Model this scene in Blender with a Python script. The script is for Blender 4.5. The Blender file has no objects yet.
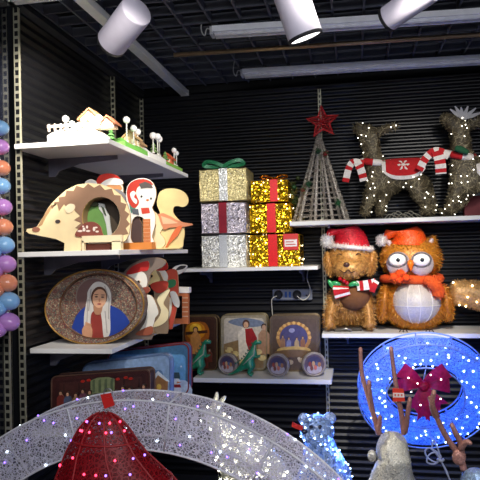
import bpy, math, random
import numpy as np
from mathutils import Vector, Matrix, noise
from mathutils.geometry import tessellate_polygon

random.seed(7)
PI = math.pi
SC = bpy.context.scene
COL = SC.collection

# ------------------------------------------------------------------ camera
EYE = Vector((0, 0, 1.5))
FOC, YAW, PITCH, ROLL = 600.0, 0.18689, 0.019745, -0.025223
fw = Vector((-math.sin(YAW) * math.cos(PITCH), math.cos(YAW) * math.cos(PITCH), math.sin(PITCH)))
rt = fw.cross(Vector((0, 0, 1))).normalized()
up = rt.cross(fw)
r2 = rt * math.cos(ROLL) + up * math.sin(ROLL)
u2 = -rt * math.sin(ROLL) + up * math.cos(ROLL)
cam = bpy.data.cameras.new('camera')
cam.sensor_width = 36
cam.lens = 36 * FOC / 480
cam.clip_start = 0.02
cam_o = bpy.data.objects.new('camera', cam)
m = Matrix((r2, u2, -fw)).transposed().to_4x4()
m.translation = EYE
cam_o.matrix_world = m
COL.objects.link(cam_o)
SC.camera = cam_o

# ------------------------------------------------------------------ world, exposure, large lights
SC.view_settings.view_transform = 'Standard'
SC.view_settings.look = 'None'
SC.view_settings.exposure = 0.42
SC.view_settings.gamma = 1.0
SC.view_settings.use_curve_mapping = False
wd = bpy.data.worlds.new('shop_ambience')
SC.world = wd
wd.use_nodes = True
wd.node_tree.nodes['Background'].inputs[0].default_value = (0.66, 0.72, 0.92, 1)
wd.node_tree.nodes['Background'].inputs[1].default_value = 0.13


def lamp(name, kind, loc, power, color=(1, 1, 1), target=None, **kw):
    l = bpy.data.lights.new(name, kind)
    l.energy = power
    l.color = color
    for k, v in kw.items():
        setattr(l, k, v)
    o = bpy.data.objects.new(name, l)
    o.location = loc
    if target is not None:
        o.rotation_euler = (Vector(target) - Vector(loc)).to_track_quat('-Z', 'Y').to_euler()
    COL.objects.link(o)
    return o


WARM = (1, 0.94, 0.84)
lamp('overhead_fill_light', 'AREA', (0.4, -0.4, 2.75), 60, (0.93, 0.95, 1), (0.0, 2.2, 1.2), shape='RECTANGLE', size=2.4, size_y=1.2)  # unseen area fill added behind the camera for general brightness
lamp('unseen_spot_light', 'SPOT', (-0.35, 1.15, 2.6), 95, WARM, (-1.2, 2.6, 1.6), spot_size=math.radians(34), spot_blend=0.7, shadow_soft_size=0.04)
lamp('unseen_spot_light', 'SPOT', (0.1, 1.5, 2.6), 120, WARM, (-0.66, 3.6, 1.55), spot_size=math.radians(30), spot_blend=0.8, shadow_soft_size=0.04)
lamp('unseen_spot_light', 'SPOT', (0.3, 1.4, 2.6), 210, WARM, (0.16, 3.6, 1.15), spot_size=math.radians(26), spot_blend=0.7, shadow_soft_size=0.03)

lamp('unseen_spot_light', 'SPOT', (-0.1, 1.9, 2.6), 46, WARM, (-1.08, 3.05, 2.0), spot_size=math.radians(36), spot_blend=0.8, shadow_soft_size=0.04)  # unseen spot added to brighten the far end of the village shelf
lamp('unseen_spot_light', 'SPOT', (0.75, 1.5, 2.6), 70, WARM, (0.30, 3.7, 1.86), spot_size=math.radians(30), spot_blend=0.8, shadow_soft_size=0.04)  # unseen spot added to lift the reindeer on the upper shelf

# ------------------------------------------------------------------ pixel rays to world points (used to lay things out at real depths)
def ray(u, v):
    return r2 * ((u - 240) / FOC) + u2 * ((240 - v) / FOC) + fw


def at(u, v, Y=None, X=None, Z=None):
    d = ray(u, v)
    if Y is not None:
        s = Y / d.y
    elif X is not None:
        s = X / d.x
    else:
        s = (Z - 1.5) / d.z
    return EYE + d * s


def pxs(Y, u=215):     # metres per photo pixel at depth Y, column u
    return Y / ray(u, 240).y / FOC


# ------------------------------------------------------------------ materials
def lin(c):
    return tuple((x / 12.92 if x <= 0.04045 else ((x + 0.055) / 1.055) ** 2.4) for x in (k / 255 for k in c))


MATS = {}


def base_mat(name):
    mt = bpy.data.materials.new(name)
    mt.use_nodes = True
    nt = mt.node_tree
    return mt, nt, nt.nodes['Principled BSDF'], nt.nodes['Material Output']


def mat(kind, rough=0.5, metal=0.0, var=0.12, scale=30.0, bump=0.0, bscale=200.0, spec=0.5, transl=0.0, coat=0.0):
    """surface whose colour is the thing's own paint (colour attribute) broken up by noise"""
    key = (kind, rough, metal, var, scale, bump, bscale, spec, transl, coat)
    if key in MATS:
        return MATS[key]
    mt, nt, b, out = base_mat(kind)
    N, L = nt.nodes.new, nt.links.new
    a = N('ShaderNodeAttribute'); a.attribute_name = 'Col'
    tc = N('ShaderNodeTexCoord')
    nz = N('ShaderNodeTexNoise'); nz.inputs['Scale'].default_value = scale; nz.inputs['Detail'].default_value = 3
    L(tc.outputs['Object'], nz.inputs['Vector'])
    mr = N('ShaderNodeMapRange')
    mr.inputs[1].default_value = 0.3; mr.inputs[2].default_value = 0.7
    mr.inputs[3].default_value = 1 - var; mr.inputs[4].default_value = 1 + var * 0.6
    L(nz.outputs[0], mr.inputs[0])
    mx = N('ShaderNodeVectorMath'); mx.operation = 'SCALE'
    L(a.outputs['Color'], mx.inputs[0]); L(mr.outputs[0], mx.inputs['Scale'])
    L(mx.outputs[0], b.inputs['Base Color'])
    b.inputs['Roughness'].default_value = rough
    b.inputs['Metallic'].default_value = metal
    b.inputs['Specular IOR Level'].default_value = spec
    b.inputs['Coat Weight'].default_value = coat
    if bump:
        n2 = N('ShaderNodeTexNoise'); n2.inputs['Scale'].default_value = bscale
        L(tc.outputs['Object'], n2.inputs['Vector'])
        bp = N('ShaderNodeBump'); bp.inputs['Strength'].default_value = bump; bp.inputs['Distance'].default_value = 0.004
        L(n2.outputs[0], bp.inputs['Height']); L(bp.outputs[0], b.inputs['Normal'])
    if transl:
        tr = N('ShaderNodeBsdfTranslucent'); L(mx.outputs[0], tr.inputs[0])
        ms = N('ShaderNodeMixShader'); ms.inputs[0].default_value = transl
        L(b.outputs[0], ms.inputs[1]); L(tr.outputs[0], ms.inputs[2]); L(ms.outputs[0], out.inputs[0])
    MATS[key] = mt
    return mt


def mesh_mat(name, scale, width, transl=0.45, rough=0.45, metal=0.0, stretch=(1, 1, 1), film=0.0):
    """open thread net: cell borders are thread, cells are holes (with a little clinging film)"""
    key = (name, scale, width, transl, rough, metal, stretch, film)
    if key in MATS:
        return MATS[key]
    mt, nt, b, out = base_mat(name)
    N, L = nt.nodes.new, nt.links.new
    a = N('ShaderNodeAttribute'); a.attribute_name = 'Col'
    tc = N('ShaderNodeTexCoord')
    mp = N('ShaderNodeMapping'); mp.inputs['Scale'].default_value = stretch
    L(tc.outputs['Object'], mp.inputs[0])
    vo = N('ShaderNodeTexVoronoi'); vo.feature = 'DISTANCE_TO_EDGE'; vo.inputs['Scale'].default_value = scale
    L(mp.outputs[0], vo.inputs['Vector'])
    lt = N('ShaderNodeMath'); lt.operation = 'LESS_THAN'; lt.inputs[1].default_value = width
    L(vo.outputs['Distance'], lt.inputs[0])
    mxf = N('ShaderNodeMath'); mxf.operation = 'MAXIMUM'; mxf.inputs[1].default_value = film
    L(lt.outputs[0], mxf.inputs[0])
    L(a.outputs['Color'], b.inputs['Base Color'])
    b.inputs['Roughness'].default_value = rough
    b.inputs['Metallic'].default_value = metal
    tr = N('ShaderNodeBsdfTranslucent'); L(a.outputs['Color'], tr.inputs[0])
    m1 = N('ShaderNodeMixShader'); m1.inputs[0].default_value = transl
    L(b.outputs[0], m1.inputs[1]); L(tr.outputs[0], m1.inputs[2])
    tp = N('ShaderNodeBsdfTransparent')
    m2 = N('ShaderNodeMixShader')
    L(mxf.outputs[0], m2.inputs[0]); L(tp.outputs[0], m2.inputs[1]); L(m1.outputs[0], m2.inputs[2])
    L(m2.outputs[0], out.inputs[0])
    MATS[key] = mt
    return mt


def glow(name, color, strength):
    key = (name, color, strength)
    if key in MATS:
        return MATS[key]
    mt, nt, b, out = base_mat(name)
    b.inputs['Base Color'].default_value = (*color, 1)
    b.inputs['Emission Color'].default_value = (*color, 1)
    b.inputs['Emission Strength'].default_value = strength
    mt.cycles.emission_sampling = 'NONE'
    MATS[key] = mt
    return mt


def flake_mat(name, scale=260.0, rough=0.25, metal=0.8, spread=0.8, hole=0.0):
    """glitter: every tiny cell is a flake with its own tilt and brightness; hole = share of open cells"""
    key = (name, scale, rough, metal, spread, hole)
    if key in MATS:
        return MATS[key]
    mt, nt, b, out = base_mat(name)
    N, L = nt.nodes.new, nt.links.new
    a = N('ShaderNodeAttribute'); a.attribute_name = 'Col'
    tc = N('ShaderNodeTexCoord')
    vo = N('ShaderNodeTexVoronoi'); vo.inputs['Scale'].default_value = scale
    L(tc.outputs['Object'], vo.inputs['Vector'])
    sp = N('ShaderNodeSeparateColor'); L(vo.outputs['Color'], sp.inputs[0])
    mr = N('ShaderNodeMapRange'); mr.inputs[3].default_value = 1 - spread * 0.6; mr.inputs[4].default_value = 1 + spread * 0.5
    L(sp.outputs[0], mr.inputs[0])
    mx = N('ShaderNodeVectorMath'); mx.operation = 'SCALE'
    L(a.outputs['Color'], mx.inputs[0]); L(mr.outputs[0], mx.inputs['Scale']); L(mx.outputs[0], b.inputs['Base Color'])
    gm = N('ShaderNodeNewGeometry')
    sb = N('ShaderNodeVectorMath'); sb.operation = 'SUBTRACT'; sb.inputs[1].default_value = (0.5, 0.5, 0.5)
    L(vo.outputs['Color'], sb.inputs[0])
    sc = N('ShaderNodeVectorMath'); sc.operation = 'SCALE'; sc.inputs['Scale'].default_value = spread
    L(sb.outputs[0], sc.inputs[0])
    ad = N('ShaderNodeVectorMath'); L(gm.outputs['Normal'], ad.inputs[0]); L(sc.outputs[0], ad.inputs[1])
    nn = N('ShaderNodeVectorMath'); nn.operation = 'NORMALIZE'; L(ad.outputs[0], nn.inputs[0])
    L(nn.outputs[0], b.inputs['Normal'])
    b.inputs['Roughness'].default_value = rough
    b.inputs['Metallic'].default_value = metal
    if hole:
        lt = N('ShaderNodeMath'); lt.operation = 'LESS_THAN'; lt.inputs[1].default_value = hole
        L(sp.outputs[1], lt.inputs[0])
        tp = N('ShaderNodeBsdfTransparent'); ms = N('ShaderNodeMixShader')
        L(lt.outputs[0], ms.inputs[0]); L(b.outputs[0], ms.inputs[1]); L(tp.outputs[0], ms.inputs[2]); L(ms.outputs[0], out.inputs[0])
    MATS[key] = mt
    return mt


PAINT = lambda: mat('satin_paint', 0.45, 0, 0.06)
MATTE = lambda: mat('matte_paint', 0.75, 0, 0.08)
GLOSS = lambda: mat('gloss_plastic', 0.18, 0, 0.04)
PRINT = lambda: mat('printed_tin', 0.32, 0, 0.22, 55)
FABRIC = lambda: mat('felt_fabric', 0.9, 0, 0.15, 80, 0.4, 350)
TINSEL = lambda: mat('tinsel_strands', 0.45, 0.15, 0.35, 120)
STEEL = lambda: mat('steel', 0.35, 0.9, 0.1)
BOARD = lambda: mat('shelf_board', 0.4, 0, 0.03, 6)


# ------------------------------------------------------------------ mesh builder
class MB:
    def __init__(s):
        s.v, s.f, s.c, s.sm = [], [], [], []

    def add(s, vs, fs, col, smooth=False):
        o = len(s.v)
        s.v += [tuple(p) for p in vs]
        one = not isinstance(col, list)
        for i, f in enumerate(fs):
            s.f.append(tuple(k + o for k in f))
            s.c.append(col if one else col[i])
            s.sm.append(smooth)
        return s

    def box(s, lo, hi, col):
        x0, y0, z0 = lo; x1, y1, z1 = hi
        vs = [(x0, y0, z0), (x1, y0, z0), (x1, y1, z0), (x0, y1, z0), (x0, y0, z1), (x1, y0, z1), (x1, y1, z1), (x0, y1, z1)]
        return s.add(vs, [(0, 3, 2, 1), (4, 5, 6, 7), (0, 1, 5, 4), (1, 2, 6, 5), (2, 3, 7, 6), (3, 0, 4, 7)], col)

    def rbox(s, lo, hi, b, col):
        """box with chamfered edges"""
        lo, hi = Vector(lo), Vector(hi)
        c = (lo + hi) / 2; h = (hi - lo) / 2
        vs, fs = [], []
        idx = {}
        for sx in (-1, 1):
            for sy in (-1, 1):
                for sz in (-1, 1):
                    for ax in range(3):
                        p = [sx * (h.x - b), sy * (h.y - b), sz * (h.z - b)]
                        p[ax] += (sx, sy, sz)[ax] * b
                        idx[(sx, sy, sz, ax)] = len(vs)
                        vs.append(c + Vector(p))
        def q(*k):
            fs.append(tuple(idx[i] for i in k))
        for ax in range(3):
            a, d = [i for i in range(3) if i != ax]
            for sg in (-1, 1):
                ring = []
                for (p, r) in ((-1, -1), (1, -1), (1, 1), (-1, 1)):
                    t = [0, 0, 0]; t[ax] = sg; t[a] = p; t[d] = r
                    ring.append((*t, ax))
                q(*ring)
            for p in (-1, 1):
                for r in (-1, 1):
                    e = []
                    for sg in (-1, 1):
                        t = [0, 0, 0]; t[ax] = sg; t[a] = p; t[d] = r
                        e.append(tuple(t))
                    q((*e[0], a), (*e[0], d), (*e[1], d), (*e[1], a))
        for sx in (-1, 1):
            for sy in (-1, 1):
                for sz in (-1, 1):
                    q((sx, sy, sz, 0), (sx, sy, sz, 1), (sx, sy, sz, 2))
        return s.add(vs, fs, col)

    def prism(s, pts, thick, col, holes=(), side=None):
        """pts: world points of the front outline, extruded by vector thick"""
        thick = Vector(thick)
        loops = [[Vector(p) for p in pts]] + [[Vector(p) for p in h] for h in holes]
        flat = [p for l in loops for p in l]
        n = len(flat)
        tris = tessellate_polygon(loops)
        vs = flat + [p + thick for p in flat]
        fs = [tuple(t) for t in tris] + [tuple(k + n for k in reversed(t)) for t in tris]
        cs = [col] * len(fs)
        o = 0
        for l in loops:
            k = len(l)
            for i in range(k):
                j = (i + 1) % k
                fs.append((o + i, o + j, o + j + n, o + i + n)); cs.append(side or col)
            o += k
        return s.add(vs, fs, cs)

    def tube(s, pts, r, col, n=8, closed=False, smooth=True):
        pts = [Vector(p) for p in pts]
        k = len(pts)
        rr = r if isinstance(r, (list, tuple)) else [r] * k
        vs, fs, cs = [], [], []
        prev = None
        for i, p in enumerate(pts):
            if closed:
                t = pts[(i + 1) % k] - pts[i - 1]
            else:
                t = pts[min(i + 1, k - 1)] - pts[max(i - 1, 0)]
            t = t.normalized() if t.length > 1e-9 else Vector((0, 0, 1))
            if prev is None:
                a = t.orthogonal().normalized()
            else:
                a = prev - t * prev.dot(t)
                a = a.normalized() if a.length > 1e-6 else t.orthogonal().normalized()
            prev = a
            b = t.cross(a)
            for j in range(n):
                an = 2 * PI * j / n
                vs.append(p + (a * math.cos(an) + b * math.sin(an)) * rr[i])
        for i in range(k if closed else k - 1):
            i2 = (i + 1) % k
            c = col[min(i, len(col) - 1)] if isinstance(col, list) else col
            for j in range(n):
                j2 = (j + 1) % n
                fs.append((i * n + j, i * n + j2, i2 * n + j2, i2 * n + j)); cs.append(c)
        if not closed:
            fs.append(tuple(reversed(range(n)))); cs.append(cs[0])
            fs.append(tuple((k - 1) * n + j for j in range(n))); cs.append(cs[-2] if len(cs) > 2 else cs[0])
        return s.add(vs, fs, cs, smooth)

    def ell(s, c, r, col, seg=18, rings=12, R=None):
        c = Vector(c)
        if not isinstance(r, (tuple, list)):
            r = (r, r, r)
        vs, fs = [], []
        for i in range(rings + 1):
            th = PI * i / rings
            for j in range(seg):
                ph = 2 * PI * j / seg
                p = Vector((r[0] * math.sin(th) * math.cos(ph), r[1] * math.sin(th) * math.sin(ph), r[2] * math.cos(th)))
                if R is not None:
                    p = R @ p
                vs.append(c + p)
        for i in range(rings):
            for j in range(seg):
                j2 = (j + 1) % seg
                fs.append((i * seg + j, (i + 1) * seg + j, (i + 1) * seg + j2, i * seg + j2))
        return s.add(vs, fs, col, True)

    def lathe(s, prof, c, col, seg=24, R=None, smooth=True):
        c = Vector(c)
        vs, fs, cs = [], [], []
        for (r, z) in prof:
            for j in range(seg):
                p = Vector((r * math.cos(2 * PI * j / seg), r * math.sin(2 * PI * j / seg), z))
                vs.append(c + (R @ p if R is not None else p))
        for i in range(len(prof) - 1):
            for j in range(seg):
                j2 = (j + 1) % seg
                fs.append((i * seg + j, i * seg + j2, (i + 1) * seg + j2, (i + 1) * seg + j))
                cs.append(col[i] if isinstance(col, list) else col)
        return s.add(vs, fs, cs, smooth)

    def grid(s, fn, cf, n, m, smooth=True, wrap=False):
        vs, fs, cs = [], [], []
        mm = m if wrap else m + 1
        for i in range(n + 1):
            for j in range(mm):
                vs.append(fn(i / n, j / m))
        for i in range(n):
            for j in range(m):
                j2 = (j + 1) % mm if wrap else j + 1
                fs.append((i * mm + j, i * mm + j2, (i + 1) * mm + j2, (i + 1) * mm + j))
                cs.append(cf((i + .5) / n, (j + .5) / m) if callable(cf) else cf)
        return s.add(vs, fs, cs, smooth)

    def skin(s, joints, edges, col, sub=2):
        """joints: {name: (point, radius)}; grows one continuous tapering surface along the edges"""
        names = list(joints)
        me = bpy.data.meshes.new('tmp')
        me.from_pydata([tuple(joints[k][0]) for k in names], [(names.index(a), names.index(b)) for a, b in edges], [])
        o = bpy.data.objects.new('tmp', me)
        COL.objects.link(o)
        o.modifiers.new('sk', 'SKIN').use_smooth_shade = True
        if not me.skin_vertices:
            me.attributes.new('skin', 'FLOAT', 'POINT') if False else None
        lay = me.skin_vertices[0].data if me.skin_vertices else None
        for i, k in enumerate(names):
            r = joints[k][1]
            lay[i].radius = (r, r)
            lay[i].use_root = (i == 0)
        sd = o.modifiers.new('sd', 'SUBSURF'); sd.levels = sub; sd.render_levels = sub
        dg = bpy.context.evaluated_depsgraph_get()
        ev = o.evaluated_get(dg)
        em = ev.to_mesh()
        vs = [v.co.copy() for v in em.vertices]
        fs = [tuple(p.vertices) for p in em.polygons]
        ev.to_mesh_clear()
        bpy.data.objects.remove(o)
        bpy.data.meshes.remove(me)
        return s.add(vs, fs, col, True)

    def fuzz(s, k, L, w, cols, tangent=False, lift=0.0, seed=1, faces=None, droop=0.0):
        """short strands growing from (or lying on) the surface built so far"""
        rng = random.Random(seed)
        F = s.f if faces is None else [s.f[i] for i in faces]
        V = [Vector(p) for p in s.v]
        tris = []
        for f in F:
            for i in range(1, len(f) - 1):
                tris.append((f[0], f[i], f[i + 1]))
        area = np.array([(V[b] - V[a]).cross(V[c] - V[a]).length for a, b, c in tris])
        cum = np.cumsum(area)
        vs, fs, cs = [], [], []
        for _ in range(k):
            t = tris[min(int(np.searchsorted(cum, rng.random() * cum[-1])), len(tris) - 1)]
            a, b, c = (V[q] for q in t)
            x, y = rng.random(), rng.random()
            if x + y > 1:
                x, y = 1 - x, 1 - y
            p = a + (b - a) * x + (c - a) * y
            nrm = (b - a).cross(c - a)
            if nrm.length < 1e-12:
                continue
            nrm.normalize()
            rv = Vector((rng.gauss(0, 1), rng.gauss(0, 1), rng.gauss(0, 1)))
            tg = (rv - nrm * rv.dot(nrm)).normalized()
            l = L * rng.uniform(0.6, 1.3)
            if tangent:
                b2 = nrm.cross(tg) * w * 0.5
                p = p + nrm * (lift * rng.random())
                e = tg * l * 0.5
                q = [p - e - b2, p - e + b2, p + e + b2 - nrm * 0.15 * l, p + e - b2 - nrm * 0.15 * l]
                o = len(vs); vs += q; fs.append((o, o + 1, o + 2, o + 3))
            else:
                d = (nrm + tg * 0.7 + Vector((0, 0, -droop))).normalized()
                b2 = d.cross(rv).normalized() * w * 0.5
                o = len(vs); vs += [p - b2, p + b2, p + d * l + b2 * 0.4, p + d * l - b2 * 0.4]; fs.append((o, o + 1, o + 2, o + 3))
            cs.append(rng.choice(cols))
        return s.add(vs, fs, cs)

    def build(s, name, mt, parent=None, kind=None):
        me = bpy.data.meshes.new(name)
        off = root_loc(parent)
        me.from_pydata([(p[0] - off.x, p[1] - off.y, p[2] - off.z) for p in s.v], [], s.f)
        ca = me.color_attributes.new('Col', 'FLOAT_COLOR', 'CORNER')
        arr = np.ones((len(me.loops), 4), dtype=np.float32)
        tot = np.array([len(f) for f in s.f])
        lc = np.array([lin(c) for c in s.c], dtype=np.float32)
        arr[:, :3] = np.repeat(lc, tot, axis=0)
        ca.data.foreach_set('color', arr.ravel())
        me.polygons.foreach_set('use_smooth', s.sm)
        me.materials.append(mt)
        me.update()
        o = bpy.data.objects.new(name, me)
        COL.objects.link(o)
        if parent is not None:
            o.parent = parent
        if kind:
            o['kind'] = kind
        return o


def root_loc(o):
    if o is None:
        return Vector((0, 0, 0))
    while o.parent is not None:
        o = o.parent
    return Vector(o.location)


def tag(o, label, cat, group=None):
    o['label'] = label; o['category'] = cat
    if group:
        o['group'] = group
    return o


def thing(name, label, cat, loc, group=None):
    o = bpy.data.objects.new(name, None)
    o.empty_display_size = 0.05
    o.location = loc
    COL.objects.link(o)
    return tag(o, label, cat, group)


def struct(mb, name, mt):
    o = mb.build(name, mt); o['kind'] = 'structure'
    return o


BULB = {}


def light_string(root, pts, mt, r=0.005, wire=(70, 70, 60), wr=0.0012, name='light_string', order=True):
    """one string: its wire, and every bulb as a sub-part"""
    pts = [Vector(p) for p in pts]
    w = MB()
    w.tube(pts, wr, wire, 4)
    wo = w.build(name, mat('wire_sheath', 0.5), root)
    key = (mt.name, r)
    off = root_loc(root)
    for p in pts:
        if key not in BULB:
            b = MB(); b.ell((0, 0, 0), r, (255, 255, 255), 8, 6)
            o = b.build('bulb', mt)
            BULB[key] = o
        else:
            o = BULB[key].copy(); COL.objects.link(o)
        o.parent = wo
        o.location = p - off
    return wo


# px outline -> world points on the plane Y; points below vb sit on height zb
def outl(pts, Y, zb=None, vb=None):
    r = []
    for (u, v) in pts:
        p = at(u, v, Y=Y)
        if zb is not None and v >= vb:
            p.z = zb
        r.append(p)
    return r


def elpx(cu, cv, ru, rv, n=28, a=0.0):
    ca, sa = math.cos(a), math.sin(a)
    return [(cu + ru * math.cos(t) * ca - rv * math.sin(t) * sa, cv + ru * math.cos(t) * sa + rv * math.sin(t) * ca)
            for t in (2 * PI * i / n for i in range(n))]


def rrpx(u0, v0, u1, v1, r, n=5, dv=0.0):
    """rounded rectangle; dv lifts the right side (perspective slope)"""
    pts = []
    for (cx, cy, a0) in ((u1 - r, v0 + r, -90), (u1 - r, v1 - r, 0), (u0 + r, v1 - r, 90), (u0 + r, v0 + r, 180)):
        for i in range(n + 1):
            a = math.radians(a0 + 90 * i / n)
            x = cx + r * math.cos(a)
            pts.append((x, cy + r * math.sin(a) - dv * (x - u0) / (u1 - u0)))
    return pts


def smooth_closed(pts, k=4):
    """Catmull-Rom through px points"""
    n = len(pts); out = []
    for i in range(n):
        p0, p1, p2, p3 = (pts[(i + q) % n] for q in (-1, 0, 1, 2))
        for j in range(k):
            t = j / k
            out.append(tuple(0.5 * (2 * p1[d] + (p2[d] - p0[d]) * t + (2 * p0[d] - 5 * p1[d] + 4 * p2[d] - p3[d]) * t * t
                                    + (3 * p1[d] - p0[d] - 3 * p2[d] + p3[d]) * t ** 3) for d in (0, 1)))
    return out


def smooth_open(pts, k=5):
    pts = [Vector(p) for p in pts]
    out = []
    for i in range(len(pts) - 1):
        p0, p1, p2, p3 = pts[max(i - 1, 0)], pts[i], pts[i + 1], pts[min(i + 2, len(pts) - 1)]
        for j in range(k):
            t = j / k
            out.append(0.5 * (2 * p1 + (p2 - p0) * t + (2 * p0 - 5 * p1 + 4 * p2 - p3) * t * t + (3 * p1 - p0 - 3 * p2 + p3) * t ** 3))
    out.append(pts[-1])
    return out


def strip(w, pts, half, th, cols):
    """flat ribbon hanging along pts, facing the front"""
    pts = smooth_open(pts, 6)
    n = len(pts)
    vs, fs, cs = [], [], []
    for i, p in enumerate(pts):
        t = (pts[min(i + 1, n - 1)] - pts[max(i - 1, 0)]).normalized()
        s_ = t.cross(Vector((0, 1, 0)))
        s_ = s_.normalized() if s_.length > 1e-6 else Vector((1, 0, 0))
        for (q, dy) in ((-1, -th), (1, -th), (1, th), (-1, th)):
            vs.append(p + s_ * half * q + Vector((0, dy, 0)))
    for i in range(n - 1):
        for j in range(4):
            j2 = (j + 1) % 4
            fs.append((4 * i + j, 4 * i + j2, 4 * i + 4 + j2, 4 * i + 4 + j)); cs.append(cols[int(i / (n - 1) * len(cols) * .999)])
    fs += [(3, 2, 1, 0), (4 * n - 4, 4 * n - 3, 4 * n - 2, 4 * n - 1)]; cs += [cols[0], cols[-1]]
    w.add(vs, fs, cs)


class Pic:
    """flat printed picture on the plane Y: shapes laid one over the other"""
    def __init__(s, Y, step=0.0005):
        s.Y, s.step, s.k, s.mb = Y, step, 0, MB()

    def poly(s, pts, col):
        s.k += 1
        y = s.Y - s.k * s.step
        p = [at(u, v, Y=y) for u, v in pts]
        s.mb.prism(p, (0, s.k * s.step, 0), col)
        return s

    def el(s, cu, cv, ru, rv, col, a=0.0):
        return s.poly(elpx(cu, cv, ru, rv, 20, a), col)

    def person(s, u, v, h, robe, skin=(190, 150, 120), hair=(60, 40, 30), w=0.34):
        s.poly([(u - h * .08, v + h * .2), (u + h * .08, v + h * .2), (u + h * w * .55, v + h * .35), (u + h * w * .6, v + h), (u - h * w * .6, v + h), (u - h * w * .55, v + h * .35)], robe)
        s.el(u, v + h * .09, h * .1, h * .11, hair)
        s.el(u, v + h * .12, h * .07, h * .09, skin)
        return s

    def build(s, parent, mt=None, name='printed_picture'):
        return s.mb.build(name, mt or PRINT(), parent)


# ================================================================== THE SETTING
WX, BY = -1.43, 3.953          # left wall, back wall
TOP = 2.58


def ribs(z0, z1, pitch=0.043, d=0.012):
    prof = []
    z = z0
    while z < z1:
        prof += [(0, z), (d * .25, z + pitch * .1), (d, z + pitch * .32), (d, z + pitch * .5), (d * .35, z + pitch * .8), (0, z + pitch * .86)]
        z += pitch
    return prof


RIBM = mat('ribbed_black_panel', 0.40, 0.0, 0.2, 8, spec=0.42)
RC = (15, 15, 18)
w = MB()
pf = ribs(0.02, TOP)
w.add([(WX + d, y, z) for (d, z) in pf for y in (2.385, BY)], [(2 * i, 2 * i + 1, 2 * i + 3, 2 * i + 2) for i in range(len(pf) - 1)], RC)
w.box((WX - 0.05, 2.385, 0), (WX - 0.001, BY + 0.05, 2.95), (10, 10, 12))
struct(w, 'wall_left', RIBM)
RC = (7, 8, 15)
w = MB()
w.add([(x, BY - d, z) for (d, z) in pf for x in (WX, 2.2)], [(2 * i, 2 * i + 1, 2 * i + 3, 2 * i + 2) for i in range(len(pf) - 1)], RC)
w.box((WX, BY + 0.001, 0), (2.2, BY + 0.05, 2.95), (10, 10, 12))
struct(w, 'wall_back', RIBM)
w = MB()
w.box((WX - 0.06, 0.6, 0), (WX - 0.004, 2.335, 2.95), (16, 18, 26))
struct(w, 'wall_left_front', mat('glossy_dark_panel', 0.12, 0.0, 0.1, 3, spec=0.8))
w = MB()
w.box((-3.2, -2, -0.05), (3.2, BY + 0.05, 0), (58, 56, 56))
struct(w, 'floor', mat('dark_floor_tile', 0.3, 0, 0.15, 4))
w = MB()
w.box((WX - 0.1, -1.0, 2.95), (3.0, BY + 0.05, 3.0), (14, 14, 17))
struct(w, 'ceiling', MATTE())
# open lattice ceiling
w = MB()
GZ = 2.635
x = -1.40
while x < 2.2:
    w.box((x - 0.005, 0.9, GZ), (x + 0.005, BY, GZ + 0.045), (84, 86, 96)); x += 0.148
y = 0.95
while y < BY:
    w.box((WX, y - 0.005, GZ + 0.001), (2.2, y + 0.005, GZ + 0.044), (78, 80, 90)); y += 0.148
lat = w.build('ceiling_lattice', MATTE()); lat['kind'] = 'structure'
# white ceiling frame where the wall bay begins
w = MB()
w.box((WX - 0.02, 2.345, 2.605), (-0.86, 2.385, 2.65), (226, 228, 222))
w.box((WX - 0.03, 1.2, 2.605), (WX + 0.01, 2.385, 2.65), (226, 228, 222))
struct(w, 'trim_1', PAINT())
# header cove at the top of the ribbed left wall
w = MB()
w.prism([(WX, 2.39, 2.58), (WX + 0.035, 2.39, 2.60), (WX + 0.02, 2.39, 2.66), (WX, 2.39, 2.68)], (0, BY - 2.39, 0), (30, 30, 34))
struct(w, 'trim_2', MATTE())


# ------------------------------------------------------------------ uprights (slotted shelf posts)
def upright(label, x, y, z0, z1, axis, col=(176, 172, 150)):
    """axis 'x': stands off the left wall; 'y': off the back wall"""
    w = MB()
    hw, d = 0.011, 0.012
    if axis == 'x':
        hw, d = 0.006, 0.020
        w.box((x, y - hw, z0), (x + d, y + hw, z1), (30, 30, 32))
        w.box((x + d, y - hw - .001, z0), (x + d + .003, y + hw, z1), col)
        w.box((x - .001, y - hw - .0015, z0), (x + .003, y - hw, z1), col)
        z = z0 + .01
        while z < z1 - .02:
            w.box((x + .003, y - hw - .0015, z), (x + d, y - hw, z + .012), col); z += .034
        return tag(w.build('shelf_upright', mat('zinc_steel', 0.4, 0.55, 0.12)), label, 'upright', 'slotted shelf uprights')
    def bx(a0, a1, o0, o1, za, zb, c):
        if axis == 'x':
            w.box((x + o0, y + a0, za), (x + o1, y + a1, zb), c)
        else:
            w.box((x + a0, y - o1, za), (x + a1, y - o0, zb), c)
    bx(-hw, -hw + 0.007, 0, d, z0, z1, col)
    bx(hw - 0.007, hw, 0, d, z0, z1, col)
    bx(-hw + 0.007, hw - 0.007, 0, d - 0.006, z0, z1, (24, 24, 26))
    z = z0 + 0.01
    while z < z1 - 0.01:
        bx(-hw + 0.007, hw - 0.007, 0, d, z, z + 0.013, col); z += 0.034
    o = w.build('shelf_upright', mat('zinc_steel', 0.4, 0.55, 0.12))
    return tag(o, label, 'upright', 'slotted shelf uprights')


upright('slotted steel upright nearest on the left wall, beside the pastel balls', WX + 0.012, 2.36, 0.02, TOP, 'x')
upright('slotted steel upright rising behind the village on the top left shelf', WX + 0.012, 3.417, 0.02, TOP, 'x')
upright('slotted steel upright on the left wall right at the dark corner', WX + 0.012, 3.92, 0.02, TOP - .01, 'x')
upright('slotted upright on the back wall between gift boxes and dog shelf', -0.192, BY - 0.012, 0.02, 2.55, 'y')
upright('short slotted upright low on the left edge under the pastel balls', WX - 0.002, at(6, 380, X=WX).y, 0.0, 1.33, 'x')


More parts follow.
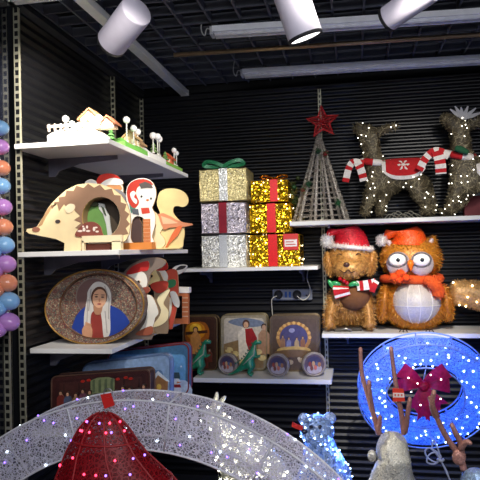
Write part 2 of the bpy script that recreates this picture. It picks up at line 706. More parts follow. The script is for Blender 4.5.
# ------------------------------------------------------------------ shelves
WHITE = (232, 230, 226)


def bracket(w, p, axis, ln):
    """tapering arm under a board"""
    x, y, z = p
    t = 0.012
    if axis == 'x':
        pts = [(x, y, z), (x + ln, y, z), (x + ln, y, z - 0.018), (x + ln * .45, y, z - 0.03), (x + ln * .15, y, z - 0.06), (x + 0.03, y, z - 0.085), (x, y, z - 0.085)]
        w.prism(pts, (0, t, 0), (120, 118, 132))
    else:
        pts = [(x, y, z), (x, y - ln, z), (x, y - ln, z - 0.018), (x, y - ln * .45, z - 0.03), (x, y - ln * .15, z - 0.06), (x, y - 0.03, z - 0.085), (x, y, z - 0.085)]
        w.prism(pts, (t, 0, 0), (120, 118, 132))


def shelf(label, lo, hi, brs, axis):
    o = thing('wall_shelf', label, 'shelf', ((lo[0] + hi[0]) / 2, (lo[1] + hi[1]) / 2, lo[2]), 'white wall shelves')
    w = MB(); w.rbox(lo, hi, 0.002, WHITE)
    w.build('board', BOARD(), o)
    for b in brs:
        w = MB()
        if axis == 'x':
            bracket(w, (lo[0] + 0.004, b, lo[2]), 'x', (hi[0] - lo[0]) * .8)
        else:
            bracket(w, (b, hi[1] - 0.004, lo[2]), 'y', (hi[1] - lo[1]) * .8)
        w.build('bracket', mat('bracket_steel', 0.3, 0.5, 0.1), o)
    return o


Z1, Z2, Z3, Z4 = 1.985, 1.522, 1.098, 0.735          # tops of the left shelves
BT = 0.022
FY = 3.575                                            # front of the back shelves
BYS = BY - 0.016
LX = WX + 0.016
shelf('topmost white shelf on the left wall, carrying the little village', (LX, 2.335, Z1 - BT), (-0.985, 3.55, Z1), (2.62, 3.3), 'x')
shelf('white shelf on the left wall under the hedgehog and fox cutouts', (LX, 2.345, Z2 - BT), (-0.955, 3.40, Z2), (2.56, 3.2), 'x')
shelf('white shelf on the left wall under the oval portrait tin', (LX, 2.43, Z3 - BT), (-1.03, 3.55, Z3), (2.60, 3.2), 'x')
shelf('lowest left wall shelf, under the dark supper tin and blue tins', (LX, 2.43, Z4 - BT), (-1.0, FY - .004, Z4), (2.62, 3.3), 'x')
ZG, ZU, ZR, ZT = 1.405, 1.672, 1.006, 0.735           # tops of gift, upper, right and tin shelves
shelf('white back wall shelf carrying the gift box towers', (-1.05, FY, ZG - BT), (-0.212, BYS, ZG), (-0.95, -0.33), 'y')
shelf('highest white back wall shelf, under the cone tree and reindeer', (-0.372, FY, ZU - BT - .003), (1.6, BYS, ZU), (-0.15, 0.9), 'y')
shelf('white back wall shelf under the tinsel dog and owl', (-0.199, FY, ZR - BT - .004), (1.6, BYS, ZR), (-0.06, 0.9), 'y')
shelf('lowest white back wall shelf, carrying square tins and dinosaurs', (-0.99, FY, ZT - BT - .006), (-0.150, BYS, ZT), (-0.9, -0.25), 'y')

# ------------------------------------------------------------------ ceiling fittings
def tube_light(label, a, b, width, n):
    a, b = Vector(a), Vector(b)
    o = thing('tube_light', label, 'tube light', a, 'tube lights under the lattice')
    ax = (b - a).normalized()
    sd = ax.cross(Vector((0, 0, 1))).normalized()
    w = MB()
    q = [a + sd * width * .5, a + sd * width * .5 + Vector((0, 0, .028)), a - sd * width * .5 + Vector((0, 0, .028)), a - sd * width * .5]
    w.prism(q, b - a, (242, 242, 248))
    w.build('housing', PAINT(), o)
    for i in range(n):
        off = sd * (width * ((i + .5) / n - .5))
        w = MB()
        w.tube([a + off + ax * .012 + Vector((0, 0, -.008)), b + off - ax * .012 + Vector((0, 0, -.008))], 0.011, (238, 238, 246), 10)
        w.build('tube', mat('opal_tube', 0.3), o)
    w = MB()
    w.box(a - ax * .004 - sd * .0 + Vector((-.006, -width * .4, -.012)), a + Vector((.006, width * .4, .028)), (190, 190, 195))
    w.build('end_cap', PAINT(), o)
    w = MB()
    w.tube(smooth_open([a + Vector((0, 0, .015)), a + Vector((-.03, 0, .03)), a + Vector((-.045, .01, .0)), a + Vector((-.06, .0, .03)), a + Vector((-.05, .0, .10))]), .0035, (170, 170, 170), 6)
    w.build('cable', MATTE(), o)
    for t in (0.25, 0.8):
        p = a.lerp(b, t)
        w = MB(); w.tube([p + Vector((0, 0, .02)), p + Vector((0, 0, GZ - p.z + .01))], .002, (160, 160, 165), 5)
        w.build('hanger', STEEL(), o)
    return o


TZ = 2.585
e = at(213, 34, Z=TZ); g = at(480, 16.5, Z=TZ); d = (g - e)
tube_light('double white tube light nearest the camera, behind the spotlights', e, e + d * 1.4, 0.075, 2)
e = at(243, 75, Z=TZ); g = at(480, 61, Z=TZ); d = (g - e)
tube_light('double white tube light farther back, nearest the back wall', e, e + d * 1.4, 0.075, 2)
e = at(174, 55, Z=TZ); g = at(480, 34.5, Z=TZ); d = (g - e)
w = MB(); w.tube([e, e + d * 1.4], 0.012, [(178, 150, 120)], 10)
pp = tag(w.build('ceiling_pipe', mat('bare_metal_pipe', .35, .7, .15)), 'thin bare metal pipe running between the two tube lights', 'pipe')
# track rail running towards the back wall
w = MB()
w.box((-1.125, 1.7, TZ - .012), (-1.075, 3.93, TZ + .022), (222, 222, 216))
rail = thing('track_rail', 'long white lighting track running from overhead towards the dark corner', 'track rail', (-1.1, 3.93, TZ))
w.build('rail', PAINT(), rail)
w = MB(); w.box((-1.128, 3.925, TZ - .014), (-1.072, 3.935, TZ + .024), (200, 200, 196)); w.build('end_cap', PAINT(), rail)
for yy in (2.6, 3.5):
    w = MB(); w.tube([(-1.1, yy, TZ + .02), (-1.1, yy, GZ + .02)], .003, (170, 170, 170), 6); w.build('hanger', STEEL(), rail)
# flex hose coil above the frame
w = MB()
pts = []
for i in range(200):
    t = i / 199
    pts.append(Vector((-1.16 + t * .42, 2.40 + .016 * math.cos(i * .75), 2.612 + .016 * math.sin(i * .75))))
w.tube(pts, .0028, (206, 204, 198), 5)
tag(w.build('coiled_cable', MATTE()), 'white coiled cable looping along the ceiling frame above the rail', 'cable')


def spot_head(label, front, back, r, stem, power, spot_deg, col=(196, 190, 204)):
    """white cylinder lamp on a stem; light leaves its open end"""
    f, b = Vector(front), Vector(back)
    o = thing('track_spotlight', label, 'spotlight', b, 'white cylinder spotlights')
    ax = (f - b).normalized(); ln = (f - b).length
    R = ax.to_track_quat('Z', 'Y').to_matrix()
    w = MB()
    w.lathe([(0, 0), (r * .94, 0), (r, .006), (r, ln - .012)], b, col, 32, R, True)
    w.build('housing', mat('powder_coat', 0.5, 0, 0.04), o)
    w = MB()
    w.lathe([(r, ln - .012), (r * 1.01, ln - .010), (r * 1.01, ln), (r * .93, ln), (r * .84, ln - .02), (r * .84, ln - .012)], b, (22, 22, 26), 32, R)
    w.build('front_ring', MATTE(), o)
    w = MB(); w.lathe([(r * .9, ln - .006), (r * .6, ln - .03), (0, ln - .03)], b, (255, 255, 255), 24, R)
    w.build('lens', glow('spot_lens', (1, .97, .92), 1.6), o)
    w = MB()
    s0 = b.lerp(f, .28); w.tube([s0, Vector(stem)], .012, (210, 208, 212), 12)
    w.lathe([(0, -.01), (.03, -.01), (.03, .02), (0, .02)], stem, (210, 208, 212), 20)
    w.build('stem', PAINT(), o)
    l = bpy.data.lights.new('spot_beam', 'SPOT'); l.energy = power; l.color = WARM
    l.spot_size = math.radians(spot_deg); l.spot_blend = .6; l.shadow_soft_size = .03
    lo = bpy.data.objects.new('spot_beam', l); COL.objects.link(lo)
    lo.parent = o; lo.location = f + ax * .004 - b; lo.rotation_euler = ax.to_track_quat('-Z', 'Y').to_euler()
    return o


# the first one is aimed at the top left shelf
f = at(111, 43.5, Y=2.10); b = at(137, 10.5, Y=1.98)
spot_head('white cylinder spotlight aimed down at the left village shelf, crossing the rail', f, b, .058, at(136, -14, Y=1.98), 62, 70)
f = at(306, 39, Y=1.98); b = at(288, -14, Y=1.95)
spot_head('white cylinder spotlight pointing down, in front of the near tube light', f, b, .058, at(318, -30, Y=1.95), 24, 56)
f = at(386, 20, Y=2.16); b = at(432, -12, Y=2.05)
spot_head('white cylinder spotlight tilted down leftwards, the right one of the three', f, b, .045, at(442, -40, Y=2.05), 20, 56)

# ================================================================== TOP LEFT SHELF: the little village
def globe_lamp(root, p, h, r):
    w = MB()
    w.tube([p, p + Vector((0, 0, h))], .0035, (235, 232, 225), 6)
    w.lathe([(.009, 0), (.009, .004), (.004, .010)], p, (235, 232, 225), 10)
    po = w.build('lamp_post', PAINT(), root)
    w = MB(); w.ell(p + Vector((0, 0, h + r * .8)), r, (255, 253, 248), 12, 8)
    w.build('globe', mat('opal_globe', .25), po)


def little_house(root, c, wx, wy, h, rh, wall, roof, win):
    c = Vector(c)
    w = MB(); w.box(c + Vector((-wx / 2, -wy / 2, 0)), c + Vector((wx / 2, wy / 2, h)), wall)
    w.prism([c + Vector((-wx / 2, -wy / 2, h)), c + Vector((wx / 2, -wy / 2, h)), c + Vector((0, -wy / 2, h + rh))], (0, wy, 0), wall)
    hs = w.build('house', MATTE(), root)
    w = MB()
    for sx in (-1, 1):
        a = c + Vector((sx * (wx / 2 + .012), -wy / 2 - .012, h - .010)); t = c + Vector((0, -wy / 2 - .012, h + rh))
        w.prism([a, t, t + Vector((0, 0, .008)), a + Vector((0, 0, .008))], (0, wy + .024, 0), roof)
    w.build('roof', MATTE(), hs)
    w = MB()
    for sx in (-.25, .25):
        w.box(c + Vector((sx * wx - wx * .11, -wy / 2 - .002, h * .35)), c + Vector((sx * wx + wx * .11, -wy / 2 + .001, h * .8)), win)
        w.box(c + Vector((sx * wy - .006, -wy / 2 - .003, h * .3)), c + Vector((sx * wy + .006, -wy / 2, h * .34)), (250, 245, 235))
    w.build('house_window', GLOSS(), hs)


def little_tree(root, p, h, r, col):
    w = MB()
    w.tube([p, p + Vector((0, 0, h * .3))], r * .22, (120, 84, 52), 6)
    for k in range(3):
        z = h * (.2 + .25 * k); rr = r * (1 - .25 * k)
        w.lathe([(0, z), (rr, z), (rr * .5, z + h * .16), (0, z + h * .33)], p, col, 10, None, False)
    w.build('tree', MATTE(), root)


def village(label, x0, x1, y0, y1, z, h, col):
    o = thing('village_ornament', label, 'village ornament', ((x0 + x1) / 2, (y0 + y1) / 2, z), 'little village ornaments')
    w = MB()
    def f(s, t):
        e = min(1, 5 * min(s, 1 - s, t, 1 - t))
        return Vector((x0 + (x1 - x0) * s, y0 + (y1 - y0) * t, z + h * (.55 + .45 * e + .15 * math.sin(9 * s + 7 * t) * e)))
    w.grid(f, col, 14, 10)
    w.box((x0, y0, z), (x1, y1, z + h * .56), col)
    w.build('base', MATTE(), o)
    return o


SNOW = (250, 248, 242)
va = village('white village ornament with gabled house, at the near end of the top left shelf', -1.295, -1.055, 2.40, 2.52, Z1, .075, SNOW)
p0 = at(92, 131, Y=2.45)
zt = Z1 + .068
little_house(va, (p0.x, 2.46, zt), .085, .06, .045, .036, (232, 214, 186), (168, 120, 80), (110, 180, 210))
little_house(va, (p0.x + .075, 2.47, zt), .055, .05, .022, .026, (222, 190, 160), (160, 96, 66), (120, 170, 190))
w = MB()
for k in range(9):
    xx = -1.29 + k * .028
    w.box((xx, 2.398, zt - .01), (xx + .008, 2.402, zt + .022), (244, 226, 206))
w.box((-1.295, 2.399, zt + .006), (-1.06, 2.403, zt + .012), (244, 220, 200)); w.box((-1.295, 2.399, zt + .014), (-1.06, 2.403, zt + .018), (244, 220, 200))
w.build('picket_fence', PAINT(), va)
for (u, v, Y) in ((65.5, 121, 2.415), (90.5, 121, 2.405), (121.5, 120, 2.42), (72, 126, 2.5)):
    q = at(u, v, Y=Y); q.x = min(q.x, -1.062)
    globe_lamp(va, Vector((q.x, Y, zt - .004)), max(.03, q.z - zt), .0155)
ED = -1.03
def edge(u, v):
    return at(u, v, X=ED)
vb_ = village('village ornament on a green base, second along the top left shelf', -1.17, -1.0, 2.56, 2.86, Z1, .05, (120, 190, 84))
zt2 = Z1 + .046
little_house(vb_, (-1.06, 2.80, zt2), .06, .06, .04, .03, (236, 206, 160), (206, 170, 120), (250, 240, 200))
for (u, v) in ((126.5, 122), (133.5, 130.5), (137.5, 134)):
    q = edge(u, v); yy = min(max(q.y, 2.62), 2.84); globe_lamp(vb_, Vector((ED, yy, zt2 - .004)), max(.05, q.z - zt2), .017)
little_tree(vb_, Vector((-1.11, 2.66, zt2)), .07, .025, (96, 150, 80))
vc = village('snow white village ornament, third along the top left shelf', -1.17, -1.0, 2.88, 3.16, Z1, .055, SNOW)
for (u, v) in ((153, 138.5), (157.5, 139.5), (163, 144), (168.5, 147)):
    q = edge(u, v); yy = min(max(q.y, 2.91), 3.14); globe_lamp(vc, Vector((ED, yy, Z1 + .05)), max(.03, q.z - Z1 - .05), .019)
little_tree(vc, Vector((-1.05, 3.10, Z1 + .052)), .07, .026, (140, 170, 110))
little_house(vc, (-1.1, 2.98, Z1 + .05), .06, .06, .04, .03, (236, 206, 170), (190, 150, 110), (250, 240, 200))
vd = village('village ornament on a green base with orange roofed house, farthest along the top left shelf', -1.17, -1.0, 3.18, 3.48, Z1, .042, (140, 196, 84))
little_house(vd, (-1.05, 3.36, Z1 + .038), .05, .05, .03, .025, (230, 120, 80), (226, 100, 56), (250, 240, 200))
for (u, v) in ((174, 152), (186, 160)):
    q = edge(u, v); yy = min(max(q.y, 3.21), 3.46); globe_lamp(vd, Vector((ED, yy, Z1 + .037)), max(.03, q.z - Z1 - .04), .016)
little_tree(vd, Vector((-1.04, 3.27, Z1 + .038)), .06, .024, (120, 160, 90))
little_tree(vd, Vector((-1.04, 3.44, Z1 + .038)), .05, .02, (110, 160, 80))

# ================================================================== SECOND LEFT SHELF: wooden cutouts
WOODM = lambda: mat('birch_plywood', 0.55, 0, 0.10, 14)
CREAM = (240, 218, 170)


def cutout(root, name, pts, Y, th, col, zb=None, vb=None, holes=(), edge_col=(196, 150, 96), mt=None):
    w = MB()
    w.prism(outl(pts, Y, zb, vb), (0, th, 0), col, [outl(h, Y, zb, vb) for h in holes], edge_col)
    return w.build(name, mt or WOODM(), root)


# hedgehog
HY = 2.43
hg = thing('hedgehog_cutout', 'big wooden hedgehog cutout with round scene opening, at the near end of its shelf', 'wooden ornament', (at(78, 251, Y=HY).x, HY + .03, Z2))
HV = 249
body = [(27, 229), (33, 228), (37, 226.5), (43, 217), (48, 208), (52, 203), (58, 197), (66, 190), (76, 185), (88, 183), (100, 184), (112, 188), (121, 195), (127, 204), (130, 214),
        (130.5, 224), (129, 234), (126, 240), (123, 242), (123, 251), (116, 251), (113, 242), (84, 242), (81, 251), (64, 251), (64.5, 243), (56, 239), (46, 237), (36, 235), (29, 233.5), (26, 231.5)]
hole = elpx(101, 217.5, 19, 20.5, 32)
cutout(hg, 'front_board', body, HY, .009, CREAM, Z2, HV, [hole])
spine = []
sp_c = (95, 222)
outer = [(50, 206), (53, 202), (58, 197), (66, 190), (76, 185), (88, 183), (100, 184), (112, 188), (121, 195), (127, 204), (130, 214), (130.5, 224), (129, 234), (124, 240)]
zig = []
ou = [(p[0], p[1]) for p in outer]
for i in range(len(ou) - 1):
    (a, b), (c, d_) = ou[i], ou[i + 1]
    for k in range(2):
        t = k / 2
        x_, y_ = a + (c - a) * t, b + (d_ - b) * t
        dx, dy = sp_c[0] - x_, sp_c[1] - y_
        dl = math.hypot(dx, dy)
        ins = 0.6 if k == 0 else 4.2
        zig.append((x_ + dx / dl * ins, y_ + dy / dl * ins))
inner = [(118, 238), (82, 238), (77, 236), (82, 230), (75, 228), (81, 223), (74, 220), (80, 216), (75, 211), (73, 204), (68, 209), (64, 204), (59, 211), (57, 203), (52, 209)]
cutout(hg, 'spine_coat', zig + inner, HY - .002, .002, (146, 112, 88), None, None, [elpx(101, 217.5, 19.2, 20.7, 32)])
cutout(hg, 'forehead', [(37.5, 227), (43, 217), (48, 208.5), (52, 204), (50, 211), (46, 217), (42, 225)], HY - .0015, .0015, (186, 146, 104))
cutout(hg, 'ear', smooth_closed([(65, 208), (69, 204), (74, 204.5), (75, 208), (72, 212), (67, 213)]), HY - .004, .004, (244, 226, 188))
cutout(hg, 'nose', elpx(36, 229.5, 4, 2.6, 16), HY - .003, .003, (150, 98, 78))
cutout(hg, 'eye', elpx(57.8, 221.5, 2.6, 2, 14), HY - .003, .003, (70, 62, 60))
w = MB()
hoop = outl(elpx(101, 217.5, 19.3, 20.8, 40), HY + .009); hin = outl(elpx(101, 217.5, 18.9, 20.4, 40), HY + .009)
n_ = len(hoop)
for ring_a in (hoop, hin):
    pass
w.add([*hoop, *[p + Vector((0, .075, 0)) for p in hoop], *hin, *[p + Vector((0, .075, 0)) for p in hin]],
      [(i, (i + 1) % n_, (i + 1) % n_ + n_, i + n_) for i in range(n_)] + [(i + 2 * n_, i + 3 * n_, (i + 1) % n_ + 3 * n_, (i + 1) % n_ + 2 * n_) for i in range(n_)], (150, 116, 84), True)
w.build('hoop', WOODM(), hg)
cutout(hg, 'back_board', elpx(102, 218.5, 21, 22, 32), HY + .084, .006, (70, 58, 44))
pc = Pic(HY + .07)
pc = Pic(HY + .066, .004)
pc.poly(smooth_closed([(84, 238), (85, 222), (86, 209), (92, 204), (101, 206), (105, 214), (108, 226), (109, 238)]), (104, 148, 76))
pc.poly([(98, 203), (104, 204), (106, 211), (109, 216), (110, 226), (112, 236), (108, 238), (106, 224), (103, 214), (99, 209)], (200, 202, 196))
pc.poly([(101, 206), (104, 208), (106, 216), (104, 214)], (70, 78, 60))
pc.el(93, 204, 5, 2.4, (60, 66, 44))
pc.build(hg, MATTE(), 'scene_board')
cutout(hg, 'red_mound', smooth_closed([(76, 236.5), (79, 228), (86, 222.5), (94, 222), (100, 226), (102, 232), (101, 236.5)]), HY - .006, .004, (136, 70, 58))
pc = Pic(HY - .0062, .0004)
for (u, v, ru, rv) in ((80, 231, 2.6, 1), (84, 229.5, 1.4, 2), (88, 231, 2.2, 1), (87, 227, 1, 1.6), (94, 229, 1.2, 2.2), (97, 231.5, 1.6, 1), (96, 227.5, 1.4, .8), (83, 226.5, .9, .9)):
    pc.el(u, v, ru, rv, (244, 226, 214))
pc.build(hg, MATTE(), 'snow_script')
w = MB()
q0, q1 = at(82, 236, Y=HY - .02), at(122, 241.5, Y=HY - .02)
w.box((q0.x, HY - .022, q1.z), (q1.x, HY - .0005, q0.z), (240, 220, 180))
q0, q1 = at(82, 241, Y=HY - .02), at(90, 251, Y=HY - .02); w.box((q0.x, HY - .022, Z2), (q0.x + .008, HY - .0005, q0.z), (240, 220, 180))
q0 = at(112, 241, Y=HY - .02); w.box((q0.x, HY - .022, Z2), (q0.x + .04, HY - .0005, q0.z), (240, 220, 180))
w.build('plinth', WOODM(), hg)
w = MB()
q0, q1 = at(86, 244, Y=HY + .02), at(111, 250, Y=HY + .02)
w.box((q0.x, HY + .012, Z2), (q1.x, HY + .05, q0.z), (112, 58, 46)); w.build('battery_box', MATTE(), hg)

# santa-hatted snowman behind the hedgehog
SY = 2.64
sn = thing('snowman_cutout', 'wooden cutout in a red hat peeking over the hedgehog', 'wooden ornament', (at(106, 240, Y=SY).x, SY, Z2), 'wooden figures in red hats on the hedgehog shelf')
cutout(sn, 'body', smooth_closed([(90, 251), (90, 215), (93, 192), (86, 187), (85, 182), (91, 179), (97, 181), (101, 176), (112, 176), (120, 181), (123, 188), (124, 200), (126, 215), (126, 251)], 3), SY, .008, (246, 240, 226), Z2, 249)
cutout(sn, 'hat', smooth_closed([(96, 183), (99, 176), (106, 173.5), (115, 174.5), (120, 179), (112, 180), (104, 182), (99, 186)]), SY - .003, .003, (206, 52, 38))
cutout(sn, 'hat_brim', smooth_closed([(99, 186), (104, 181), (112, 178), (121, 179.5), (123, 184), (117, 185), (108, 185), (102, 188)]), SY - .005, .005, (252, 248, 242))
cutout(sn, 'pompom', smooth_closed([(85, 183), (89, 179.5), (95, 180.5), (97, 184), (94, 187.5), (88, 187.5)]), SY - .004, .004, (250, 246, 238))
cutout(sn, 'face', smooth_closed([(103, 187), (110, 184.5), (119, 185), (122, 189), (116, 191), (106, 191)]), SY - .002, .002, (224, 156, 100))
cutout(sn, 'scarf', smooth_closed([(108, 192), (116, 189), (123, 192), (127, 198), (124, 201), (118, 196), (111, 196)]), SY - .0025, .0025, (150, 146, 150))

# snowman with chimney house
SY = 2.60
sm = thing('snowman_cutout', 'wooden snowman cutout with dark-badged hat and brick chimney, between hedgehog and fox', 'wooden ornament', (at(140, 240, Y=SY).x, SY, Z2), 'wooden figures in red hats on the hedgehog shelf')
cutout(sm, 'body', smooth_closed([(126, 196), (127, 187), (132, 181), (141, 178), (150, 180), (155, 187), (156, 195), (154, 203), (152, 208), (155, 214), (155, 224), (152, 236), (152, 243), (124, 243), (126, 225), (128, 212), (127, 204)], 3), SY, .008, (248, 244, 234), None, None,
       [smooth_closed([(132, 242), (131, 228), (133, 219), (138, 216), (144, 219), (146, 228), (146, 242)], 3)])
cutout(sm, 'hat', smooth_closed([(128, 200), (127, 190), (131, 182.5), (140, 179), (149, 180.5), (153, 185), (146, 184), (138, 187), (136, 194), (139, 202), (135, 208), (131, 206)]), SY - .003, .003, (206, 60, 44))
cutout(sm, 'hat_badge', [(139, 184), (145, 181.5), (151, 184), (153, 188), (147, 187.5), (141, 188.5)], SY - .0045, .0015, (96, 88, 84))
cutout(sm, 'hat_fur', smooth_closed([(130, 194), (133, 191), (136, 193), (134, 197), (137, 200), (136, 204), (132, 200)]), SY - .0042, .0012, (250, 246, 240))
pc = Pic(SY - .001, .0006)
pc.el(141.5, 196.5, 1, 1.2, (40, 36, 36)); pc.el(151, 198.5, .9, 1.1, (40, 36, 36)); pc.el(147.5, 200, 1.6, .9, (226, 120, 60))
pc.build(sm, MATTE(), 'face')
pc = Pic(SY - .001, .0008)
pc.poly([(141, 208), (149, 207.5), (150, 213), (142, 214)], (208, 70, 50))
pc.poly([(129, 203), (134, 204), (136, 211), (131, 213)], (74, 140, 118)); pc.poly([(131, 209), (138, 209), (139, 215), (133, 214)], (92, 96, 104))
pc.build(sm, MATTE(), 'scarf')
cutout(sm, 'inner_scene', [(132, 242), (130, 226), (134, 217), (139, 217), (142, 224), (142, 242)], SY + .02, .006, (84, 64, 62))
pc = Pic(SY - .010, .0006)
w = MB()
q0, q1 = at(143, 219, Y=SY - .012), at(150, 243, Y=SY - .012)
w.box((q0.x, SY - .012, q1.z), (q1.x, SY - .0005, q0.z), (206, 120, 66))
for k in range(6):
    zz = q1.z + (q0.z - q1.z) * (k + .9) / 6.5
    w.box((q0.x - .0005, SY - .0128, zz - .0012), (q1.x + .0005, SY - .011, zz), (238, 200, 160))
w.build('chimney', MATTE(), sm)
w = MB()
q0, q1 = at(121, 243, Y=SY - .014), at(152, 251, Y=SY - .014)
w.box((q0.x, SY - .014, Z2), (q1.x, SY + .04, q0.z), (222, 136, 60)); w.build('base', WOODM(), sm)

# fox with curled tail
SY = 2.665
fx = thing('fox_cutout', 'wooden fox cutout with big curled cream tail, right end of its shelf', 'wooden ornament', (at(168, 250, Y=SY).x, SY, Z2))
cutout(fx, 'tail', smooth_closed([(158, 196), (161, 191), (168, 188.5), (177, 189), (184, 192), (188, 198), (187.5, 204), (183, 207), (178, 206), (174, 207), (173, 212), (177, 218), (183, 224), (184.5, 232), (183.5, 240), (180, 249), (156, 249), (153, 238), (156, 226), (160, 214), (157, 205)], 3), SY + .010, .008, (238, 214, 150))
w = MB(); q0 = at(157, 248, Y=SY); q1 = at(181, 248, Y=SY); w.box((q0.x, SY - .012, Z2), (q1.x, SY + .03, q0.z), (238, 214, 150)); w.build('base', WOODM(), fx)
cutout(fx, 'chest', smooth_closed([(153, 211), (158, 215), (161, 222), (163, 228), (160, 233), (164, 238), (165, 244), (161, 248), (150.5, 248), (150, 240), (153, 232), (156, 225), (153, 217)], 3), SY, .008, (242, 224, 178))
cutout(fx, 'face', [(158, 214), (163, 213), (170, 216), (177, 220), (184, 222.5), (192, 223.5), (193, 225), (186, 226.5), (178, 227), (170, 227.5), (164, 230), (161, 224)], SY - .004, .004, (222, 140, 100))
cutout(fx, 'muzzle_stripe', [(161, 216), (170, 219), (178, 223), (170, 224), (163, 224)], SY - .006, .002, (240, 190, 150))
cutout(fx, 'leg', smooth_closed([(182, 226), (178, 235), (171, 242), (165, 249), (168, 242), (172, 234), (177, 227)]), SY - .006, .006, (226, 110, 60))

# ================================================================== THIRD LEFT SHELF: portrait tin and a row of snowmen
TY = 2.56
mt_ = thing('portrait_tin', 'big oval tin with a veiled woman in a blue cloak painted on it', 'oval tin', (at(97, 345, Y=TY).x, TY + .04, Z3))
A_ = -0.10
FLORAL = None


def floral():
    key = 'floral'
    if key in MATS:
        return MATS[key]
    mt2, nt, b, out = base_mat('floral_print')
    N, L = nt.nodes.new, nt.links.new
    tc = N('ShaderNodeTexCoord')
    vo = N('ShaderNodeTexVoronoi'); vo.inputs['Scale'].default_value = 210
    L(tc.outputs['Object'], vo.inputs['Vector'])
    sp = N('ShaderNodeSeparateColor'); L(vo.outputs['Color'], sp.inputs[0])
    cr = N('ShaderNodeValToRGB')
    els = cr.color_ramp.elements
    stops = [(0, (94, 66, 60)), (.2, (134, 100, 84)), (.4, (112, 106, 92)), (.55, (152, 136, 112)), (.7, (122, 66, 62)), (.85, (92, 98, 94)), (.95, (182, 164, 138))]
    els[0].position, els[0].color = 0, (*lin(stops[0][1]), 1)
    els[1].position, els[1].color = .2, (*lin(stops[1][1]), 1)
    for p, c in stops[2:]:
        e2 = els.new(p); e2.color = (*lin(c), 1)
    cr.color_ramp.interpolation = 'CONSTANT'
    L(sp.outputs[0], cr.inputs[0]); L(cr.outputs[0], b.inputs['Base Color'])
    b.inputs['Roughness'].default_value = .35
    MATS[key] = mt2
    return mt2


def snap_bottom(pts, z):
    lo = min(p.z for p in pts)
    return [Vector((p.x, p.y, p.z + (z - lo))) for p in pts], z - lo


ep, dz = snap_bottom(outl(elpx(94.5, 308, 49.5, 37, 56, A_), TY), Z3)
DZ = Vector((0, 0, dz))
ip = [p + DZ for p in outl(elpx(98.5, 307, 38.5, 32.5, 56, A_), TY)]
w = MB(); w.prism(ep, (0, .05, 0), (130, 90, 70), [ip], (150, 112, 60)); w.build('front_rim', floral(), mt_)
w = MB(); w.tube(ep, .004, (170, 128, 62), 8, True); w.build('gold_edge', mat('gold_edge', .35, .5, .2), mt_)
w = MB(); w.tube(ip, .003, (120, 84, 60), 8, True); w.build('inner_edge', mat('gold_edge', .35, .5, .2), mt_)
w = MB(); w.prism([p + Vector((0, .022, 0)) for p in outl(elpx(98.5, 307, 38.8, 32.8, 56, A_), TY)], (0, .01, 0), (110, 76, 70)); w.build('inner_panel', floral(), mt_)
pc = Pic(TY + .0218, .0005)
dv = -dz / pxs(TY)
k_ = lambda L_: [(u, v) for u, v in L_]
pc.el(94, 298, 18.5, 19.5, (132, 116, 108))
pc.el(94, 298, 17.3, 18.3, (112, 84, 80))
pc.poly(smooth_closed(k_([(72, 336), (74, 322), (80, 312), (90, 306), (108, 306), (120, 311), (128, 320), (129, 327), (120, 334), (108, 338), (90, 340)]), 4), (40, 66, 150))
pc.poly(smooth_closed(k_([(88, 340), (87, 322), (90, 312), (104, 312), (108, 324), (106, 339)]), 4), (146, 58, 50))
pc.poly(smooth_closed(k_([(85, 335), (84, 318), (87, 300), (88, 292), (94, 284), (101, 283), (108, 288), (111, 297), (110, 312), (110, 334), (104, 339), (102, 322), (100, 312), (96, 311), (91, 316), (90, 334)]), 4), (212, 206, 198))
for (a, b, c, d_) in ((88, 300, 86.5, 330), (91, 290, 88.5, 312), (105, 312, 107, 334), (109, 300, 108.5, 320), (104.5, 287, 109, 300)):
    pc.poly([(a - .4, b), (a + .5, b), (c + .5, d_), (c - .4, d_)], (168, 160, 156))
pc.poly(smooth_closed(k_([(94, 305), (102, 305), (101, 314), (97, 316), (94, 313)]), 4), (178, 128, 98))
pc.el(99, 298, 8, 10.4, (92, 60, 44), .12)
pc.el(99.4, 299.5, 6.9, 9.4, (218, 166, 132), .12)
for (u, v, ru, rv, c) in ((96.4, 297.8, 1.6, .7, (60, 42, 36)), (102.6, 298.2, 1.5, .7, (60, 42, 36)), (99.6, 301.4, .9, 1.8, (190, 132, 102)), (99.2, 305, 2, .7, (160, 74, 66)), (96.2, 295.6, 2.1, .4, (96, 64, 48)), (102.8, 296, 1.9, .4, (96, 64, 48))):
    pc.el(u, v, ru, rv, c)
pc.poly(smooth_closed(k_([(83, 337), (82, 331), (85, 326), (87, 329), (90, 327), (92, 332), (91, 339), (86, 340)]), 4), (204, 150, 116))
for q in range(3):
    pc.poly(k_([(84.5 + q * 2, 329), (85.5 + q * 2, 323 + q), (86.8 + q * 2, 323.4 + q), (86.4 + q * 2, 330)]), (204, 150, 116))
po = pc.build(mt_, mat('printed_tin_art', .4, 0, .1, 30))
for v_ in po.data.vertices:
    v_.co.z += dz
w = MB(); w.prism([p + Vector((0, .05, 0)) for p in ep], (0, .004, 0), (84, 60, 50)); w.build('back_plate', PRINT(), mt_)


ROWG = 'row of red hatted wooden figures behind the portrait tin'


def fig(label, Y, parts, base_v):
    c = at(parts[0][1][0][0] + 6, 320, Y=Y)
    o = thing('snowman_cutout', label, 'wooden ornament', (c.x, Y, Z3), ROWG)
    for k, (nm, pts, colr) in enumerate(parts):
        th = .010 if k == 0 else .002
        yy_ = Y if k == 0 else Y - .002 * k
        cutout(o, nm, smooth_closed(pts, 3), yy_, .010 if k == 0 else .002 * k - .0002, colr, Z3 if k == 0 else None, base_v)
    return o


